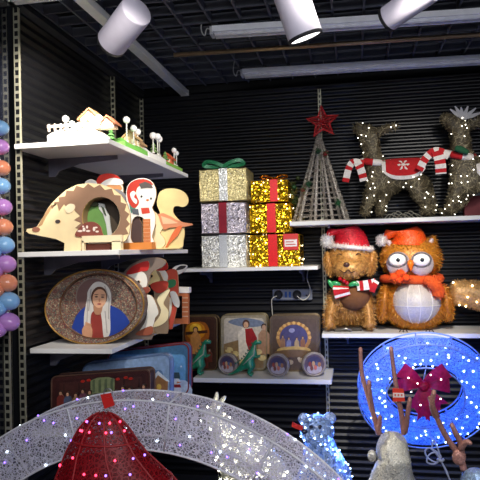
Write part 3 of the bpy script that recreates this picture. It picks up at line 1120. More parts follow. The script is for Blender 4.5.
WH, RD, DK = (240, 234, 222), (196, 40, 36), (34, 32, 32)
fig('white wooden snowman figure in a grey hoop, nearest behind the oval portrait tin', 2.70, [
    ('hoop_board', [(114, 336), (113, 300), (120, 278), (132, 264), (147, 258), (160, 258), (166, 262), (161, 268), (152, 272), (148, 284), (147, 298), (153, 310), (152, 324), (151, 336)], (128, 112, 102)),
    ('face', [(124, 281), (130, 272.5), (139, 270.5), (146, 275), (147, 285), (142, 291), (134, 290.5), (128, 287)], WH),
    ('hat', [(126, 274), (133, 266), (148, 261), (148, 270), (141, 271.5), (132, 274)], RD),
    ('scarf', [(136, 291), (147, 286.5), (150, 291), (142, 295)], (150, 72, 54)),
    ('wing', [(144, 297), (151, 295.5), (156, 304), (158.5, 313), (155, 318), (153, 326), (147, 331), (139, 332), (145, 322), (147, 310)], WH),
    ('foot', [(136, 335), (139, 331), (151, 326), (153, 331), (150, 335)], (160, 84, 58)),
    ('eye', [(137, 282), (138.4, 280.4), (139.8, 282), (138.4, 283.6)], DK)], 334)
fig('cream wooden star faced figure with curled tail in the middle of the red hatted row', 2.90, [
    ('body_board', [(148, 331), (151, 312), (154, 296), (152, 284), (150, 276), (158, 271), (163, 280), (168, 288), (169, 300), (168, 318), (167, 331)], (142, 120, 96)),
    ('face', [(143.5, 268), (150, 270.5), (155.5, 264.5), (156.5, 272), (160, 280), (154, 285), (147, 283.5), (142.5, 277)], (244, 222, 164)),
    ('scarf', [(150, 285), (160, 281), (168, 282), (166, 290), (157, 293)], (186, 60, 44)),
    ('tail', [(157, 300), (162, 293), (170, 289.5), (166, 298), (163.5, 304), (168.5, 311), (167, 320), (160, 325.5), (151, 327), (158, 318.5), (161, 310)], (244, 226, 180)),
    ('eye', [(150, 276), (151.4, 274.4), (152.8, 276), (151.4, 277.6)], DK)], 330)
fig('white wooden figure with green scarf beside the brick chimney', 3.08, [
    ('body_board', [(163, 326), (165, 305), (162, 290), (160, 278), (168, 270), (176, 270), (178, 280), (178, 300), (172, 326)], (196, 76, 56)),
    ('face', [(154.5, 276), (158, 269.5), (164, 269.5), (168, 276), (166, 283.5), (160, 285.5), (155.5, 282)], WH),
    ('hat', [(154, 270), (158, 263.5), (166, 261.5), (168, 268), (164, 270.5)], RD),
    ('scarf', [(165, 284), (170, 279.5), (175.5, 280), (175, 286), (168, 288)], (54, 124, 80)),
    ('wing', [(170, 292), (175.5, 292), (179.5, 301), (178.5, 307.5), (174, 305), (171.5, 299)], WH),
    ('leg', [(166.5, 296), (171.5, 300), (171, 312), (168, 320), (163.5, 322.5), (166.5, 310)], (244, 234, 214)),
    ('eye', [(158.6, 278), (159.8, 276.4), (161, 278), (159.8, 279.6)], DK)], 325)
SY = 3.30
ch = thing('chimney_cutout', 'wooden brick chimney cutout with a boot on top, last in its row', 'wooden ornament', (at(178, 320, Y=SY).x, SY, Z3))
w = MB()
fx_, dz_ = snap_bottom(outl([(168, 321), (168, 289), (188, 289), (188, 321)], SY), Z3)
D_ = Vector((0, 0, dz_))
w.prism(fx_, (0, .03, 0), (216, 122, 72), [[p + D_ for p in outl([(172, 316), (172, 293), (182, 293), (182, 316)], SY)]]); w.build('frame', WOODM(), ch)
w = MB()
for k in range(5):
    w.prism([p + D_ for p in outl([(182.3, 294.5 + k * 4.6), (188, 294.5 + k * 4.6), (188, 295.4 + k * 4.6), (182.3, 295.4 + k * 4.6)], SY - .002)], (0, .0019, 0), (240, 206, 170))
w.build('brick_joints', MATTE(), ch)
w = MB(); w.prism([p + D_ for p in outl([(166, 290), (167, 285), (174, 284), (189, 284.5), (189, 290)], SY - .008)], (0, .046, 0), (246, 240, 230)); w.build('snow_cap', WOODM(), ch)
w = MB(); w.prism([p + D_ for p in outl(smooth_closed([(172, 285), (168, 276), (168, 268), (173, 268), (176, 276), (178, 285)]), SY)], (0, .012, 0), (196, 48, 42)); w.build('sleeve', WOODM(), ch)
w = MB(); w.prism([p + D_ for p in outl(smooth_closed([(170, 270), (174, 264), (182, 261.5), (187, 263), (184, 268), (177, 272)]), SY - .002)], (0, .012, 0), (240, 236, 230)); w.build('cuff', WOODM(), ch)
w = MB(); w.prism([p + D_ for p in outl(smooth_closed([(176, 267), (180, 263), (186, 263), (183, 266)]), SY - .004)], (0, .0018, 0), (50, 46, 48)); w.build('boot', WOODM(), ch)

# ================================================================== LOWEST LEFT SHELF: big tins
def tin_box(label, cat, name, u0, v0, u1, Y, zb, depth, rpx, body, rim, dvs=0.0, art=None, inner=4, v1=None, group=None):
    """upright tin; its foot stands on zb"""
    vb = v1
    if vb is None:
        za, zc = at(u0 + rpx, v0, Y=Y).z, at(u0 + rpx, v0 + 60, Y=Y).z
        vb = v0 + 60 * (za - zb) / (za - zc)
    o = thing(name, label, cat, (at((u0 + u1) / 2, v0, Y=Y).x, Y + depth / 2, zb), group)
    pts, dz_ = snap_bottom(outl(rrpx(u0, v0, u1, vb, rpx, 5, dvs), Y), zb)
    w = MB(); w.prism(pts, (0, depth, 0), body); w.build('can', PRINT(), o)
    w = MB(); w.tube(pts, .004, rim, 8, True)
    w.tube([p + Vector((0, depth, 0)) for p in pts], .004, rim, 8, True); w.build('rim', mat('tin_rim', .3, .4, .2), o)
    if art:
        pc = Pic(Y - .0004, .0004)
        art(pc, u0 + inner, v0 + inner, u1 - inner, vb - inner)
        pc.build(o)
    return o, vb


def art_supper(p, u0, v0, u1, v1):
    sl = lambda a: -7.0 * a / (u1 - u0)
    Q = lambda L_: [(u0 + a, v0 + b + sl(a)) for a, b in L_]
    wd_ = u1 - u0
    p.poly(Q([(0, 0), (wd_, 0), (wd_, 52), (0, 52)]), (58, 30, 30))
    p.poly(Q([(4, 3), (wd_ - 4, 3), (wd_ - 4, 30), (4, 30)]), (72, 40, 36))
    for k in range(6):
        p.poly(Q([(8 + k * 15, 4), (9 + k * 15, 4), (9 + k * 15, 24), (8 + k * 15, 24)]), (50, 28, 26))
    p.poly(Q([(35, 3), (42, 0.5), (52, 0.5), (59, 3), (59, 16), (35, 16)]), (132, 140, 98))
    for k in range(4):
        p.poly(Q([(37 + k * 6, 3), (39.5 + k * 6, 2), (39.5 + k * 6, 15), (37 + k * 6, 15)]), (92, 104, 74))
    for (a, b) in ((27, 3), (33, 2.4), (62, 3.5), (70, 2.6), (75, 4)):
        p.el(u0 + a, v0 + b + sl(a), 2, 1.3, (186, 44, 30))
    cs = [(126, 52, 44), (84, 92, 116), (160, 124, 80), (110, 64, 80), (92, 106, 80), (150, 76, 54)]
    for k, a in enumerate((5, 12, 20, 27, 34, 60, 67, 74, 82, 88)):
        p.person(u0 + a, v0 + 11 + (k % 3) * 1.6 + sl(a), 20, cs[k % 6], (196, 146, 116))
    p.poly(Q([(3, 32), (wd_ - 3, 32), (wd_ - 1, 44), (1, 44)]), (150, 134, 120))


def art_winter(p, u0, v0, u1, v1):
    p.poly(rrpx(u0, v0, u1, v1, 4), (96, 128, 172))
    p.poly(smooth_closed([(u0, v0 + 26), (u0 + 24, v0 + 20), (u0 + 50, v0 + 24), (u1, v0 + 18), (u1, v1), (u0, v1)]), (150, 172, 204))
    for (a, b, c) in ((44, 16, (170, 126, 84)), (60, 3, (164, 116, 78))):
        p.poly([(u0 + a, v0 + b + 8), (u0 + a + 8, v0 + b), (u0 + a + 18, v0 + b + 8), (u0 + a + 17, v0 + b + 26), (u0 + a + 1, v0 + b + 28)], c)
        p.poly([(u0 + a - 2, v0 + b + 9), (u0 + a + 8, v0 + b - 2), (u0 + a + 20, v0 + b + 9), (u0 + a + 16, v0 + b + 8), (u0 + a + 8, v0 + b + 2), (u0 + a + 3, v0 + b + 9)], (226, 232, 242))
        p.el(u0 + a + 9, v0 + b + 14, 2.4, 3, (236, 196, 96))


def art_snowman(p, u0, v0, u1, v1):
    p.poly(rrpx(u0, v0, u1, v1, 4), (112, 170, 216))
    p.poly(smooth_closed([(u0, v0 + 30), (u0 + 20, v0 + 25), (u0 + 40, v0 + 29), (u1, v0 + 26), (u1, v1), (u0, v1)]), (206, 220, 236))
    for (a, b) in ((44, 6), (60, 10), (38, 12), (70, 12), (30, 5), (54, 4)):
        p.el(u0 + a, v0 + b, .9, .9, (236, 242, 250))
    p.el(u0 + 65, v0 + 36, 5.5, 6, (246, 248, 252)); p.el(u0 + 65, v0 + 27, 3.8, 3.8, (246, 248, 252))
    p.poly([(u0 + 61, v0 + 24), (u0 + 69, v0 + 24), (u0 + 68, v0 + 18), (u0 + 62, v0 + 18)], (70, 90, 96))
    p.poly([(u0 + 61, v0 + 30), (u0 + 69, v0 + 30), (u0 + 70, v0 + 33), (u0 + 61, v0 + 33)], (178, 50, 46))
    p.poly([(u0 + 66, v0 + 27), (u0 + 70, v0 + 28), (u0 + 66, v0 + 29)], (226, 130, 50))
    p.poly([(u0 + 55, v0 + 20), (u0 + 59, v0 + 14), (u0 + 63, v0 + 21), (u0 + 62, v0 + 30), (u0 + 56, v0 + 30)], (130, 96, 74))


tin_box('dark maroon oblong tin printed with a row of figures at table', 'tin', 'oblong_tin', 51.5, 376.5, 150, 2.50, Z4, .06, 5, (66, 34, 32), (104, 76, 64), 7.5, art_supper)
tin_box('light blue framed tray tin with snowy cottages, behind the dark maroon tin', 'tin', 'tray_tin', 83, 363, 170, 2.68, Z4, .05, 8, (150, 178, 216), (120, 146, 190), 10.0, art_winter, 7)
tin_box('blue tin with snowman picture and red teal rim, behind the light blue tray', 'tin', 'oblong_tin', 108, 351.5, 188.5, 2.95, Z4, .06, 7, (74, 116, 150), (150, 50, 52), 9.0, art_snowman, 3)

# ================================================================== TIN SHELF on the back wall
def art_cross(p, u0, v0, u1, v1):
    p.poly(rrpx(u0, v0, u1, v1, 3), (64, 36, 24))
    p.poly(smooth_closed([(u0 + 1, v0 + 6), (u0 + 10, v0 + 3), (u0 + 20, v0 + 4), (u0 + 24, v0 + 14), (u0 + 20, v0 + 26), (u0 + 8, v0 + 26), (u0, v0 + 20)]), (156, 84, 22))
    p.el(u0 + 10, v0 + 12, 10, 9, (206, 130, 24)); p.el(u0 + 10, v0 + 10, 6, 5.5, (238, 184, 54))
    p.poly([(u0, v0 + 13), (u0 + 22, v0 + 11), (u0 + 22, v0 + 14), (u0, v0 + 16)], (74, 42, 22))
    p.person(u0 + 10, v0 + 8, 27, (190, 130, 70), (204, 150, 96))
    for (a, b) in ((5, 34), (12, 38), (20, 36), (24, 30)):
        p.person(u0 + a, v0 + b, 13, ((110, 50, 34), (70, 60, 50), (128, 84, 44), (84, 44, 30))[a % 4])


def art_shepherd(p, u0, v0, u1, v1):
    p.poly(rrpx(u0, v0, u1, v1, 3), (196, 184, 164))
    p.poly([(u0, v0 + 26), (u0 + 14, v0 + 22), (u0 + 30, v0 + 25), (u1, v0 + 20), (u1, v1), (u0, v1)], (140, 112, 74))
    p.poly(smooth_closed([(u0 + 4, v0 + 4), (u0 + 16, v0), (u0 + 30, v0 + 1), (u1, v0 + 4), (u1 - 2, v0 + 8), (u0 + 20, v0 + 9)]), (112, 122, 140))
    p.person(u0 + 40, v0 + 6, 30, (168, 128, 96))
    p.poly([(u0 + 14, v0 + 14), (u0 + 19, v0 + 10), (u0 + 27, v0 + 10), (u0 + 30, v0 + 18), (u0 + 29, v0 + 42), (u0 + 15, v0 + 42)], (226, 214, 196))
    p.poly([(u0 + 21, v0 + 11), (u0 + 28, v0 + 10), (u0 + 33, v0 + 20), (u0 + 31, v0 + 34), (u0 + 26, v0 + 36), (u0 + 22, v0 + 24)], (150, 32, 34))
    p.el(u0 + 22, v0 + 6, 3.6, 4.4, (82, 52, 36)); p.el(u0 + 22, v0 + 7, 2.4, 3.2, (206, 160, 124))
    for (a, b) in ((5, 32), (11, 36), (34, 34), (38, 40), (7, 42), (16, 44)):
        p.el(u0 + a, v0 + b, 4, 2.8, (214, 190, 130)); p.el(u0 + a - 3, v0 + b - 1.6, 1.4, 1.5, (150, 120, 84))


def art_nativity(p, u0, v0, u1, v1):
    p.poly(rrpx(u0, v0, u1, v1, 3), (84, 66, 56))
    cu, cv = (u0 + u1) / 2 - 1, v0 + 19
    p.el(cu, cv, 17.5, 16, (168, 120, 66)); p.el(cu, cv, 14, 13, (70, 66, 112))
    for k in range(11):
        a = PI + PI * k / 10
        p.el(cu + 16 * math.cos(a), cv + 14.5 * math.sin(a), 1.6, 1.6, (214, 168, 96))
    p.el(cu - 2, cv - 7, 3, 2.2, (150, 150, 190))
    for (a, b, c) in ((-11, -2, (150, 110, 80)), (-5, 0, (120, 124, 166)), (3, 0, (176, 150, 110)), (9, -1, (146, 96, 66))):
        p.person(cu + a, cv + b, 12, c)
    p.el(cu, cv + 13, 17, 4, (192, 160, 96)); p.el(cu, cv + 16, 20, 4, (110, 84, 60))
    for (a, b) in ((-13, 22), (-4, 25), (8, 23), (14, 26), (-9, 30)):
        p.el(cu + a, cv + b, 3.6, 2.4, (176, 156, 130)); p.el(cu + a - 3, cv + b - 2, 1.4, 1.3, (206, 190, 170))


TYB = 3.80
tin_box('square dark tin with golden glowing scene, leftmost of the upright square tins', 'tin', 'square_tin', 183, 316.5, 217, TYB, ZT, .07, 5, (70, 44, 30), (126, 104, 70), 0.5, art_cross, 2.5, None, 'upright square tins on the lowest back shelf')
tin_box('square tin showing a robed shepherd in red and white', 'tin', 'square_tin', 221, 315, 266.5, TYB, ZT, .07, 5, (150, 138, 112), (150, 134, 96), 1.0, art_shepherd, 3, None, 'upright square tins on the lowest back shelf')
tin_box('square brown tin showing a stable scene under a golden arch', 'tin', 'square_tin', 270, 315.5, 319.5, TYB, ZT, .07, 5, (92, 76, 62), (132, 112, 84), 1.0, art_nativity, 3, None, 'upright square tins on the lowest back shelf')


def drum_tin(label, cu, cv, rpx_, Y, depth, yaw):
    r = rpx_ * pxs(Y)
    c = at(cu, cv, Y=Y); c.z = ZT + r + .004
    o = thing('round_tin', label, 'round tin', (c.x, Y + depth / 2, ZT), 'small round tins standing on edge')
    R = Matrix.Rotation(yaw, 3, 'Z') @ Matrix.Rotation(PI / 2, 3, 'X')
    w = MB()
    w.lathe([(0, -depth), (r * .97, -depth), (r, -depth + .004), (r, -.006), (r * .96, 0), (r * .86, 0), (r * .84, -.005), (0, -.005)], c, [(104, 92, 88)] * 3 + [(136, 124, 116)] + [(150, 138, 128)] * 2 + [(120, 100, 92)], 32, R)
    w.tube([c + R @ Vector((r * math.cos(a), r * math.sin(a), -.012)) for a in np.linspace(0, 2 * PI, 33)[:-1]], .003, (170, 160, 150), 6, True)
    w.build('can', PRINT(), o)
    w = MB()
    def disc(x, y, rx, ry, k, col):
        w.add([c + R @ Vector((x + rx * math.cos(a), y + ry * math.sin(a), -.005 + .0006 * k)) for a in np.linspace(0, 2 * PI, 17)[:-1]], [tuple(range(16))], col)
    q = r * .82
    disc(0, 0, q, q, 1, (96, 78, 88)); disc(0, -q * .45, q * .8, q * .5, 2, (176, 166, 168)); disc(0, q * .35, q * .7, q * .5, 3, (66, 62, 92))
    for k, (a, b, cc) in enumerate(((-.45, .05, (150, 70, 60)), (-.1, .1, (200, 160, 120)), (.25, .05, (90, 100, 130)), (.5, .0, (170, 120, 80)), (.1, -.3, (196, 110, 90)), (-.3, -.35, (120, 70, 60)))):
        disc(q * a, q * b, q * .16, q * .26, 4 + k, cc)
    w.build('printed_lid', PRINT(), o)


drum_tin('small round tin standing between the two green dinosaurs', 227, 367.5, 10.2, 3.66, .05, -.25)
drum_tin('small round tin standing right of the second dinosaur, under the stable tin', 277.5, 367.5, 11, 3.62, .05, -.1)
drum_tin('small round tin at the right end of the lowest back shelf', 314.5, 366, 11.5, 3.64, .055, .25)


def dinosaur(label, cu, Y, sc, mirror=1):
    s_ = pxs(Y) * sc
    o = thing('dinosaur_figure', label, 'toy dinosaur', (at(cu, 372, Y=Y).x, Y, ZT), 'green toy dinosaurs')
    X0 = at(cu, 372, Y=Y).x
    P = lambda a, h, d=0.0: Vector((X0 + a * s_ * mirror, Y + d * s_, ZT + h * s_))
    J = {'hip': (P(-3, 14), 5.2 * s_), 'belly': (P(0, 18), 5.0 * s_), 'chest': (P(3, 23), 3.8 * s_), 'neck': (P(4.5, 28), 2.6 * s_), 'nape': (P(5, 32), 2.4 * s_), 'head': (P(7.5, 34), 2.8 * s_), 'snout': (P(12.5, 33), 1.7 * s_),
         't1': (P(-8, 9), 3.4 * s_), 't2': (P(-13, 5), 2.1 * s_), 't3': (P(-18, 2.6), 1.1 * s_), 't4': (P(-22, 1.6), .5 * s_)}
    E_ = [('hip', 'belly'), ('belly', 'chest'), ('chest', 'neck'), ('neck', 'nape'), ('nape', 'head'), ('head', 'snout'), ('hip', 't1'), ('t1', 't2'), ('t2', 't3'), ('t3', 't4')]
    for nm, d in (('l', -4), ('r', 4)):
        J.update({'k' + nm: (P(2, 9, d), 3.2 * s_), 'a' + nm: (P(-1, 3.4, d), 1.7 * s_), 'f' + nm: (P(3, 1.5, d), 1.5 * s_)})
        E_ += [('hip', 'k' + nm), ('k' + nm, 'a' + nm), ('a' + nm, 'f' + nm)]
        J.update({'e' + nm: (P(7.5, 19, d * .7), 1.1 * s_), 'h' + nm: (P(10.5, 20.5, d * .7), .9 * s_)})
        E_ += [('chest', 'e' + nm), ('e' + nm, 'h' + nm)]
    G = (34, 128, 94)
    w = MB(); w.skin(J, E_, G, 2)
    w.build('body', mat('rubber_skin', .38, 0, .35, 45), o)
    w = MB()
    for d in (-1, 1):
        w.ell(P(9, 35.2, d * 1.9), .55 * s_, (240, 220, 120), 8, 6)
    w.build('eyes', GLOSS(), o)
    w = MB()
    for k in range(9):
        t = k / 8
        a = Vector((-14 + 17 * t, 0, 9 + 20 * t - 3 * math.sin(PI * t) + 2.5))
        q = [P(a.x - 1, a.z), P(a.x + 1, a.z + .8), P(a.x - .9, a.z + 2.2)]
        w.prism(q, (0, .004, 0), (24, 96, 80))
    w.build('back_spines', GLOSS(), o)
    w = MB(); w.tube([P(6, 31, -2.6), P(5, 22, -4.6), P(-1, 17, -5.6), P(-6, 12, -4.6)], .7 * s_, (156, 160, 140), 5)
    w.build('belly_mark', MATTE(), o)


dinosaur('green toy dinosaur standing in front of the golden glowing tin', 200, 3.65, 1.0)
dinosaur('green toy dinosaur standing in front of the shepherd tin', 250, 3.64, 1.0)

# power strip on the back wall
PY = BY - .05
ps = thing('power_strip', 'white power strip with two plugs, on the back wall above the square tins', 'power strip', (at(292, 295, Y=PY).x, BY - .016, at(292, 295, Y=PY).z))
w = MB()
c0, c1 = at(272.5, 300.5, Y=PY), at(312, 289, Y=PY)
w.rbox((c0.x, PY, c0.z), (c1.x, BY - .014, c1.z), .006, (120, 124, 138)); w.build('casing', GLOSS(), ps)
for u in (278.5, 297):
    c = at(u, 294.5, Y=PY)
    w = MB(); w.lathe([(0, .03), (.02, .03), (.026, .02), (.028, 0)], c, (26, 26, 30), 20, Matrix.Rotation(PI / 2, 3, 'X')); w.build('plug', MATTE(), ps)
for u in (286, 290):
    c = at(u, 294.5, Y=PY); w = MB(); w.box((c.x - .007, PY - .006, c.z - .018), (c.x + .007, PY + .002, c.z + .018), (50, 84, 150)); w.build('switch', GLOSS(), ps)
w = MB(); c = at(306.5, 295.5, Y=PY); w.ell(c, (.006, .004, .006), (40, 40, 46), 10, 8); w.build('cable_inlet', MATTE(), ps)
w = MB(); w.tube(smooth_open([at(u, v, Y=PY - .03) for u, v in ((277, 296), (272, 299), (272, 308), (273, 318), (275, 327))]), .003, (190, 186, 176), 6)
w.tube(smooth_open([at(u, v, Y=PY - .03) for u, v in ((297, 296), (303, 300), (309, 296), (310, 288), (307, 278), (309, 266))]), .003, (190, 186, 176), 6); w.build('cord', MATTE(), ps)

# ================================================================== GIFT TOWERS
def pts_on_box(lo, hi, n, rng, faces=('f', 'l', 'r', 't')):
    P_ = []
    for _ in range(n):
        f = rng.choice(faces)
        x, y, z = (rng.uniform(lo[i], hi[i]) for i in range(3))
        if f == 'f': y = lo[1] - .004
        elif f == 'l': x = lo[0] - .004
        elif f == 'r': x = hi[0] + .004
        else: z = hi[2] + .004
        P_.append(Vector((x, y, z)))
    return P_


def gift(label, u0, v0, u1, v1, Y, depth, col, rib, ribu, ribw, z0, style, group, bulbs=0, seed=3):
    a, b = at(u0, v1, Y=Y), at(u1, v0, Y=Y)
    lo = (a.x, Y, z0); hi = (b.x, Y + depth, z0 + (b.z - a.z))
    o = thing('gift_box', label, 'gift box', ((a.x + b.x) / 2, Y + depth / 2, z0), group)
    w = MB()
    e = .003
    for x_ in (lo[0] + e, hi[0] - e):
        for y_ in (lo[1] + e, hi[1] - e):
            w.tube([(x_, y_, lo[2] + .001), (x_, y_, hi[2])], .003, col, 6)
    for z_ in (lo[2] + e, hi[2] - e):
        for y_ in (lo[1] + e, hi[1] - e):
            w.tube([(lo[0], y_, z_), (hi[0], y_, z_)], .003, col, 6)
        for x_ in (lo[0] + e, hi[0] - e):
            w.tube([(x_, lo[1], z_), (x_, hi[1], z_)], .003, col, 6)
    w.build('wire_frame', STEEL(), o)
    w = MB(); w.box((lo[0] + .002, lo[1] + .002, lo[2] + .002), (hi[0] - .002, hi[1] - .002, hi[2] - .002), col)
    if style == 'gold':
        w.fuzz(900, .016, .003, [(250, 206, 40), (214, 160, 10), (255, 232, 120), (160, 110, 0)], True, .006, seed)
        w.build('tinsel_wrap', flake_mat('gold_sequin', 160, .22, .9, .9), o)
    elif style == 'cream':
        w.fuzz(500, .02, .0016, [(236, 222, 170), (250, 244, 214), (200, 180, 120)], True, .005, seed)
        w.build('tinsel_wrap', flake_mat('cream_glitter', 300, .4, .25, .7, .12), o)
    else:
        w.fuzz(700, .018, .0016, [col, (250, 250, 250), (206, 206, 210)], True, .008, seed)
        w.build('tinsel_wrap', flake_mat('silver_gauze', 240, .4, .3, .7, .22), o)
    w = MB()
    ru = at(ribu, v0, Y=Y).x; hw = ribw * pxs(Y) / 2
    w.box((ru - hw, Y - .008, z0 + .002), (ru + hw, Y - .004, hi[2] + .006), rib)
    w.box((ru - hw, Y - .008, hi[2] + .002), (ru + hw, hi[1], hi[2] + .006), rib)
    w.build('ribbon', mat('satin_ribbon', .4, .1, .25, 160) if style != 'cream' else flake_mat('silver_ribbon', 400, .3, .5, .6), o)
    if bulbs:
        rng = random.Random(seed)
        P_ = pts_on_box(lo, hi, bulbs, rng, ('f', 'f', 'f', 'l', 'r', 't'))
        P_ = [p for p in P_ if abs(p.x - ru) > hw * 1.1]
        P_.sort(key=lambda p: (round(p.z / .03), p.x))
        light_string(o, P_, glow('warm_bulb', (1, .86, .5), 6.0), .0034, (150, 120, 30))
    return o, lo, hi


GY = 3.64
gg = 'stacked gift boxes on the gift shelf'
o, lo, hi = gift('white gauze gift box with silver ribbon, bottom of the pale tower', 202, 232, 246, 265.5, GY, .26, (246, 246, 238), (206, 210, 214), 223, 8, ZG, 'white', gg, 0, 4)
o, lo, hi = gift('silver lilac gift box with dark red ribbon, middle of the pale tower', 201.5, 199.5, 245.5, 231.5, GY, .26, (222, 212, 222), (160, 18, 46), 222.5, 8, hi[2] + .012, 'white', gg, 0, 5)
o, lo, hi = gift('cream glitter gift box with green bow, top of the pale tower', 199.5, 164.5, 246.5, 199, GY, .26, (226, 210, 152), (226, 228, 226), 223, 8.5, hi[2] + .012, 'cream', gg, 0, 6)
w = MB()
c = Vector((at(222.5, 163, Y=GY).x, GY + .06, hi[2] + .012))
for sg in (-1, 1):
    path = smooth_open([c, c + Vector((sg * .05, -.02, .042)), c + Vector((sg * .11, -.01, .052)), c + Vector((sg * .135, .0, .026)), c + Vector((sg * .07, 0, .006)), c], 6)
    strip(w, [c + Vector((0, -.03, .006)), c + Vector((sg * .05, -.035, .030)), c + Vector((sg * .105, -.03, .040)), c + Vector((sg * .128, -.02, .018)), c + Vector((sg * .08, -.01, .010)), c + Vector((0, -.01, .008))], .011, .012, [(24, 120, 76)])
w.ell(c, (.02, .02, .014), (20, 110, 66), 12, 8)
w.build('bow', mat('satin_ribbon', .35, .1, .25, 160), o)
GY2 = 3.66
GOLD = (226, 176, 30)
rr_ = (232, 16, 24)
o, lo, hi = gift('gold sequin gift box with price tag, bottom of the gold tower', 250, 232, 299.5, 265, GY2, .26, GOLD, rr_, 272.5, 9, ZG, 'gold', gg, 30, 11)
w = MB()
a, b = at(283.5, 250, Y=GY2 - .012), at(298, 233.5, Y=GY2 - .012)
w.box((a.x, GY2 - .012, a.z), (b.x, GY2 - .010, b.z), (214, 40, 34))
w.box((a.x + .008, GY2 - .0126, a.z + .02), (b.x - .008, GY2 - .0118, b.z - .034), (244, 236, 230))
for k in range(3):
    w.box((a.x + .014, GY2 - .0132, a.z + .03 + k * .016), (b.x - .016 - .012 * (k % 2), GY2 - .0125, a.z + .036 + k * .016), (200, 90, 84))
w.build('price_tag', PAINT(), o)
o, lo, hi = gift('gold sequin gift box in the middle of the gold tower', 250, 200.5, 291, 231, GY2, .25, GOLD, rr_, 271, 8.5, hi[2] + .012, 'gold', gg, 26, 12)
o, lo, hi = gift('gold sequin gift box on top of the gold tower', 251, 176, 287.5, 199.5, GY2, .24, GOLD, rr_, 273.5, 7.5, hi[2] + .012, 'gold', gg, 16, 13)
w = MB()
c = Vector((at(273, 175, Y=GY2).x, GY2 + .04, hi[2] + .012))
for sg in (-1, 1):
    w.tube(smooth_open([c, c + Vector((sg * .05, -.01, .02)), c + Vector((sg * .085, 0, .012)), c + Vector((sg * .05, .01, .0)), c], 6), .006, (196, 110, 20), 6)
w.build('bow', flake_mat('gold_sequin', 160, .22, .9, .9), o)

# ================================================================== UPPER SHELF: cone tree, reindeer
CY = 3.76
cb = at(321, 219, Y=CY)
ct = thing('wire_cone_tree', 'grey glitter wire cone tree with a red star on top', 'cone tree', (cb.x, CY, ZU))
R0 = 26.5 * pxs(CY)
H0 = at(321, 132, Y=CY).z - ZU
apex = Vector((cb.x + .002, CY, ZU + H0))
GLT = flake_mat('champagne_glitter', 420, .35, .2, .7)
TN = [(176, 164, 150), (206, 198, 186), (130, 116, 106), (230, 224, 214)]
for k in range(10):
    a = 2 * PI * k / 10 + .15
    w = MB()
    foot = Vector((cb.x + R0 * math.cos(a), CY + R0 * .82 * math.sin(a), ZU + .004))
    w.tube([foot, apex], [.009, .005], (200, 190, 178), 7)
    w.fuzz(380, .012, .0022, TN, True, .006, k)
    w.build('rib', GLT, ct)
w = MB()
pts = []
for i in range(520):
    t = i / 519
    a = t * 2 * PI * 16
    rr = R0 * (1 - t) * .985 + .004
    pts.append(Vector((cb.x + rr * math.cos(a), CY + rr * .82 * math.sin(a), ZU + .006 + H0 * t)))
w.tube(pts, .0028, (176, 164, 152), 5)
w.fuzz(1800, .012, .0016, TN + [(110, 70, 66)], True, .006, 21)
w.build('wire_spiral', GLT, ct)
w = MB()
w.tube([(cb.x + R0 * math.cos(a), CY + R0 * .82 * math.sin(a), ZU + .005) for a in np.linspace(0, 2 * PI, 41)[:-1]], .005, (200, 190, 178), 6, True)
w.build('base_ring', GLT, ct)
w = MB()
sc_ = at(322.5, 122, Y=CY - .01); rs = 16.5 * pxs(CY, 322)
op = []
for k in range(10):
    a = PI / 2 + PI * k / 5 + .05
    r_ = rs if k % 2 == 0 else rs * .42
    op.append(sc_ + Vector((r_ * math.cos(a), 0, r_ * math.sin(a))))
w.tube(op, .007, (226, 44, 50), 6, True)
for k in range(10):
    w.tube([op[k], sc_ + Vector((0, -.018, 0))], .003, (206, 34, 40), 5); w.tube([op[k], sc_ + Vector((0, .018, 0))], .003, (206, 34, 40), 5)
for q in (.35, .6, .8):
    w.tube([sc_.lerp(p, q) + Vector((0, -.018 * (1 - q), 0)) for p in op], .003, (196, 40, 44), 5, True)
w.fuzz(420, .012, .002, [(236, 50, 52), (196, 24, 32), (250, 110, 96)], True, .008, 8)
w.build('star', flake_mat('red_glitter', 300, .35, .3, .6), ct)
for (u, v, c1) in ((308, 184, (40, 84, 56)), (338, 203, (40, 100, 60)), (318, 152, (40, 70, 50)), (325, 154, (150, 40, 44)), (303, 190, (120, 50, 40))):
    w = MB(); w.ell(at(u, v, Y=CY - R0 * .82 * (1 - (219 - v) / 88) - .006), .013, c1, 10, 8)
    w.fuzz(80, .016, .003, [c1, (60, 120, 70)], False, 0, 5)
    w.build('berry_tuft', TINSEL(), ct)
# pine sprig beside the gold tower, in front of the cone's left side
pr = at(297, 190, Y=3.88)
pg = thing('pine_sprig', 'little green and gold pine sprig between the gold tower and the cone tree', 'pine sprig', Vector((pr.x, 3.88, ZU)))
w = MB()
st = smooth_open([Vector((pr.x + .02, 3.88, ZU)), at(296, 205, Y=3.88), at(293, 192, Y=3.88), at(291, 182, Y=3.88)], 6)
w.tube(st, .004, (70, 80, 40), 6)
w.fuzz(420, .035, .003, [(60, 92, 40), (96, 120, 48), (40, 66, 34), (150, 130, 50)], False, 0, 4)
w.build('sprig', TINSEL(), pg)
for (u, v, c1) in ((294, 187, (44, 84, 52)), (298, 178, (60, 72, 40)), (292, 197, (150, 130, 60))):
    w = MB(); w.ell(at(u, v, Y=3.865), .016, c1, 12, 8); w.build('bauble', GLOSS(), pg)

WICK = [(116, 104, 78), (142, 128, 98), (88, 78, 58), (66, 58, 44), (164, 152, 120)]


def wicker(w, n, seed):
    w.fuzz(n, .05, .0030, WICK, True, .010, seed)


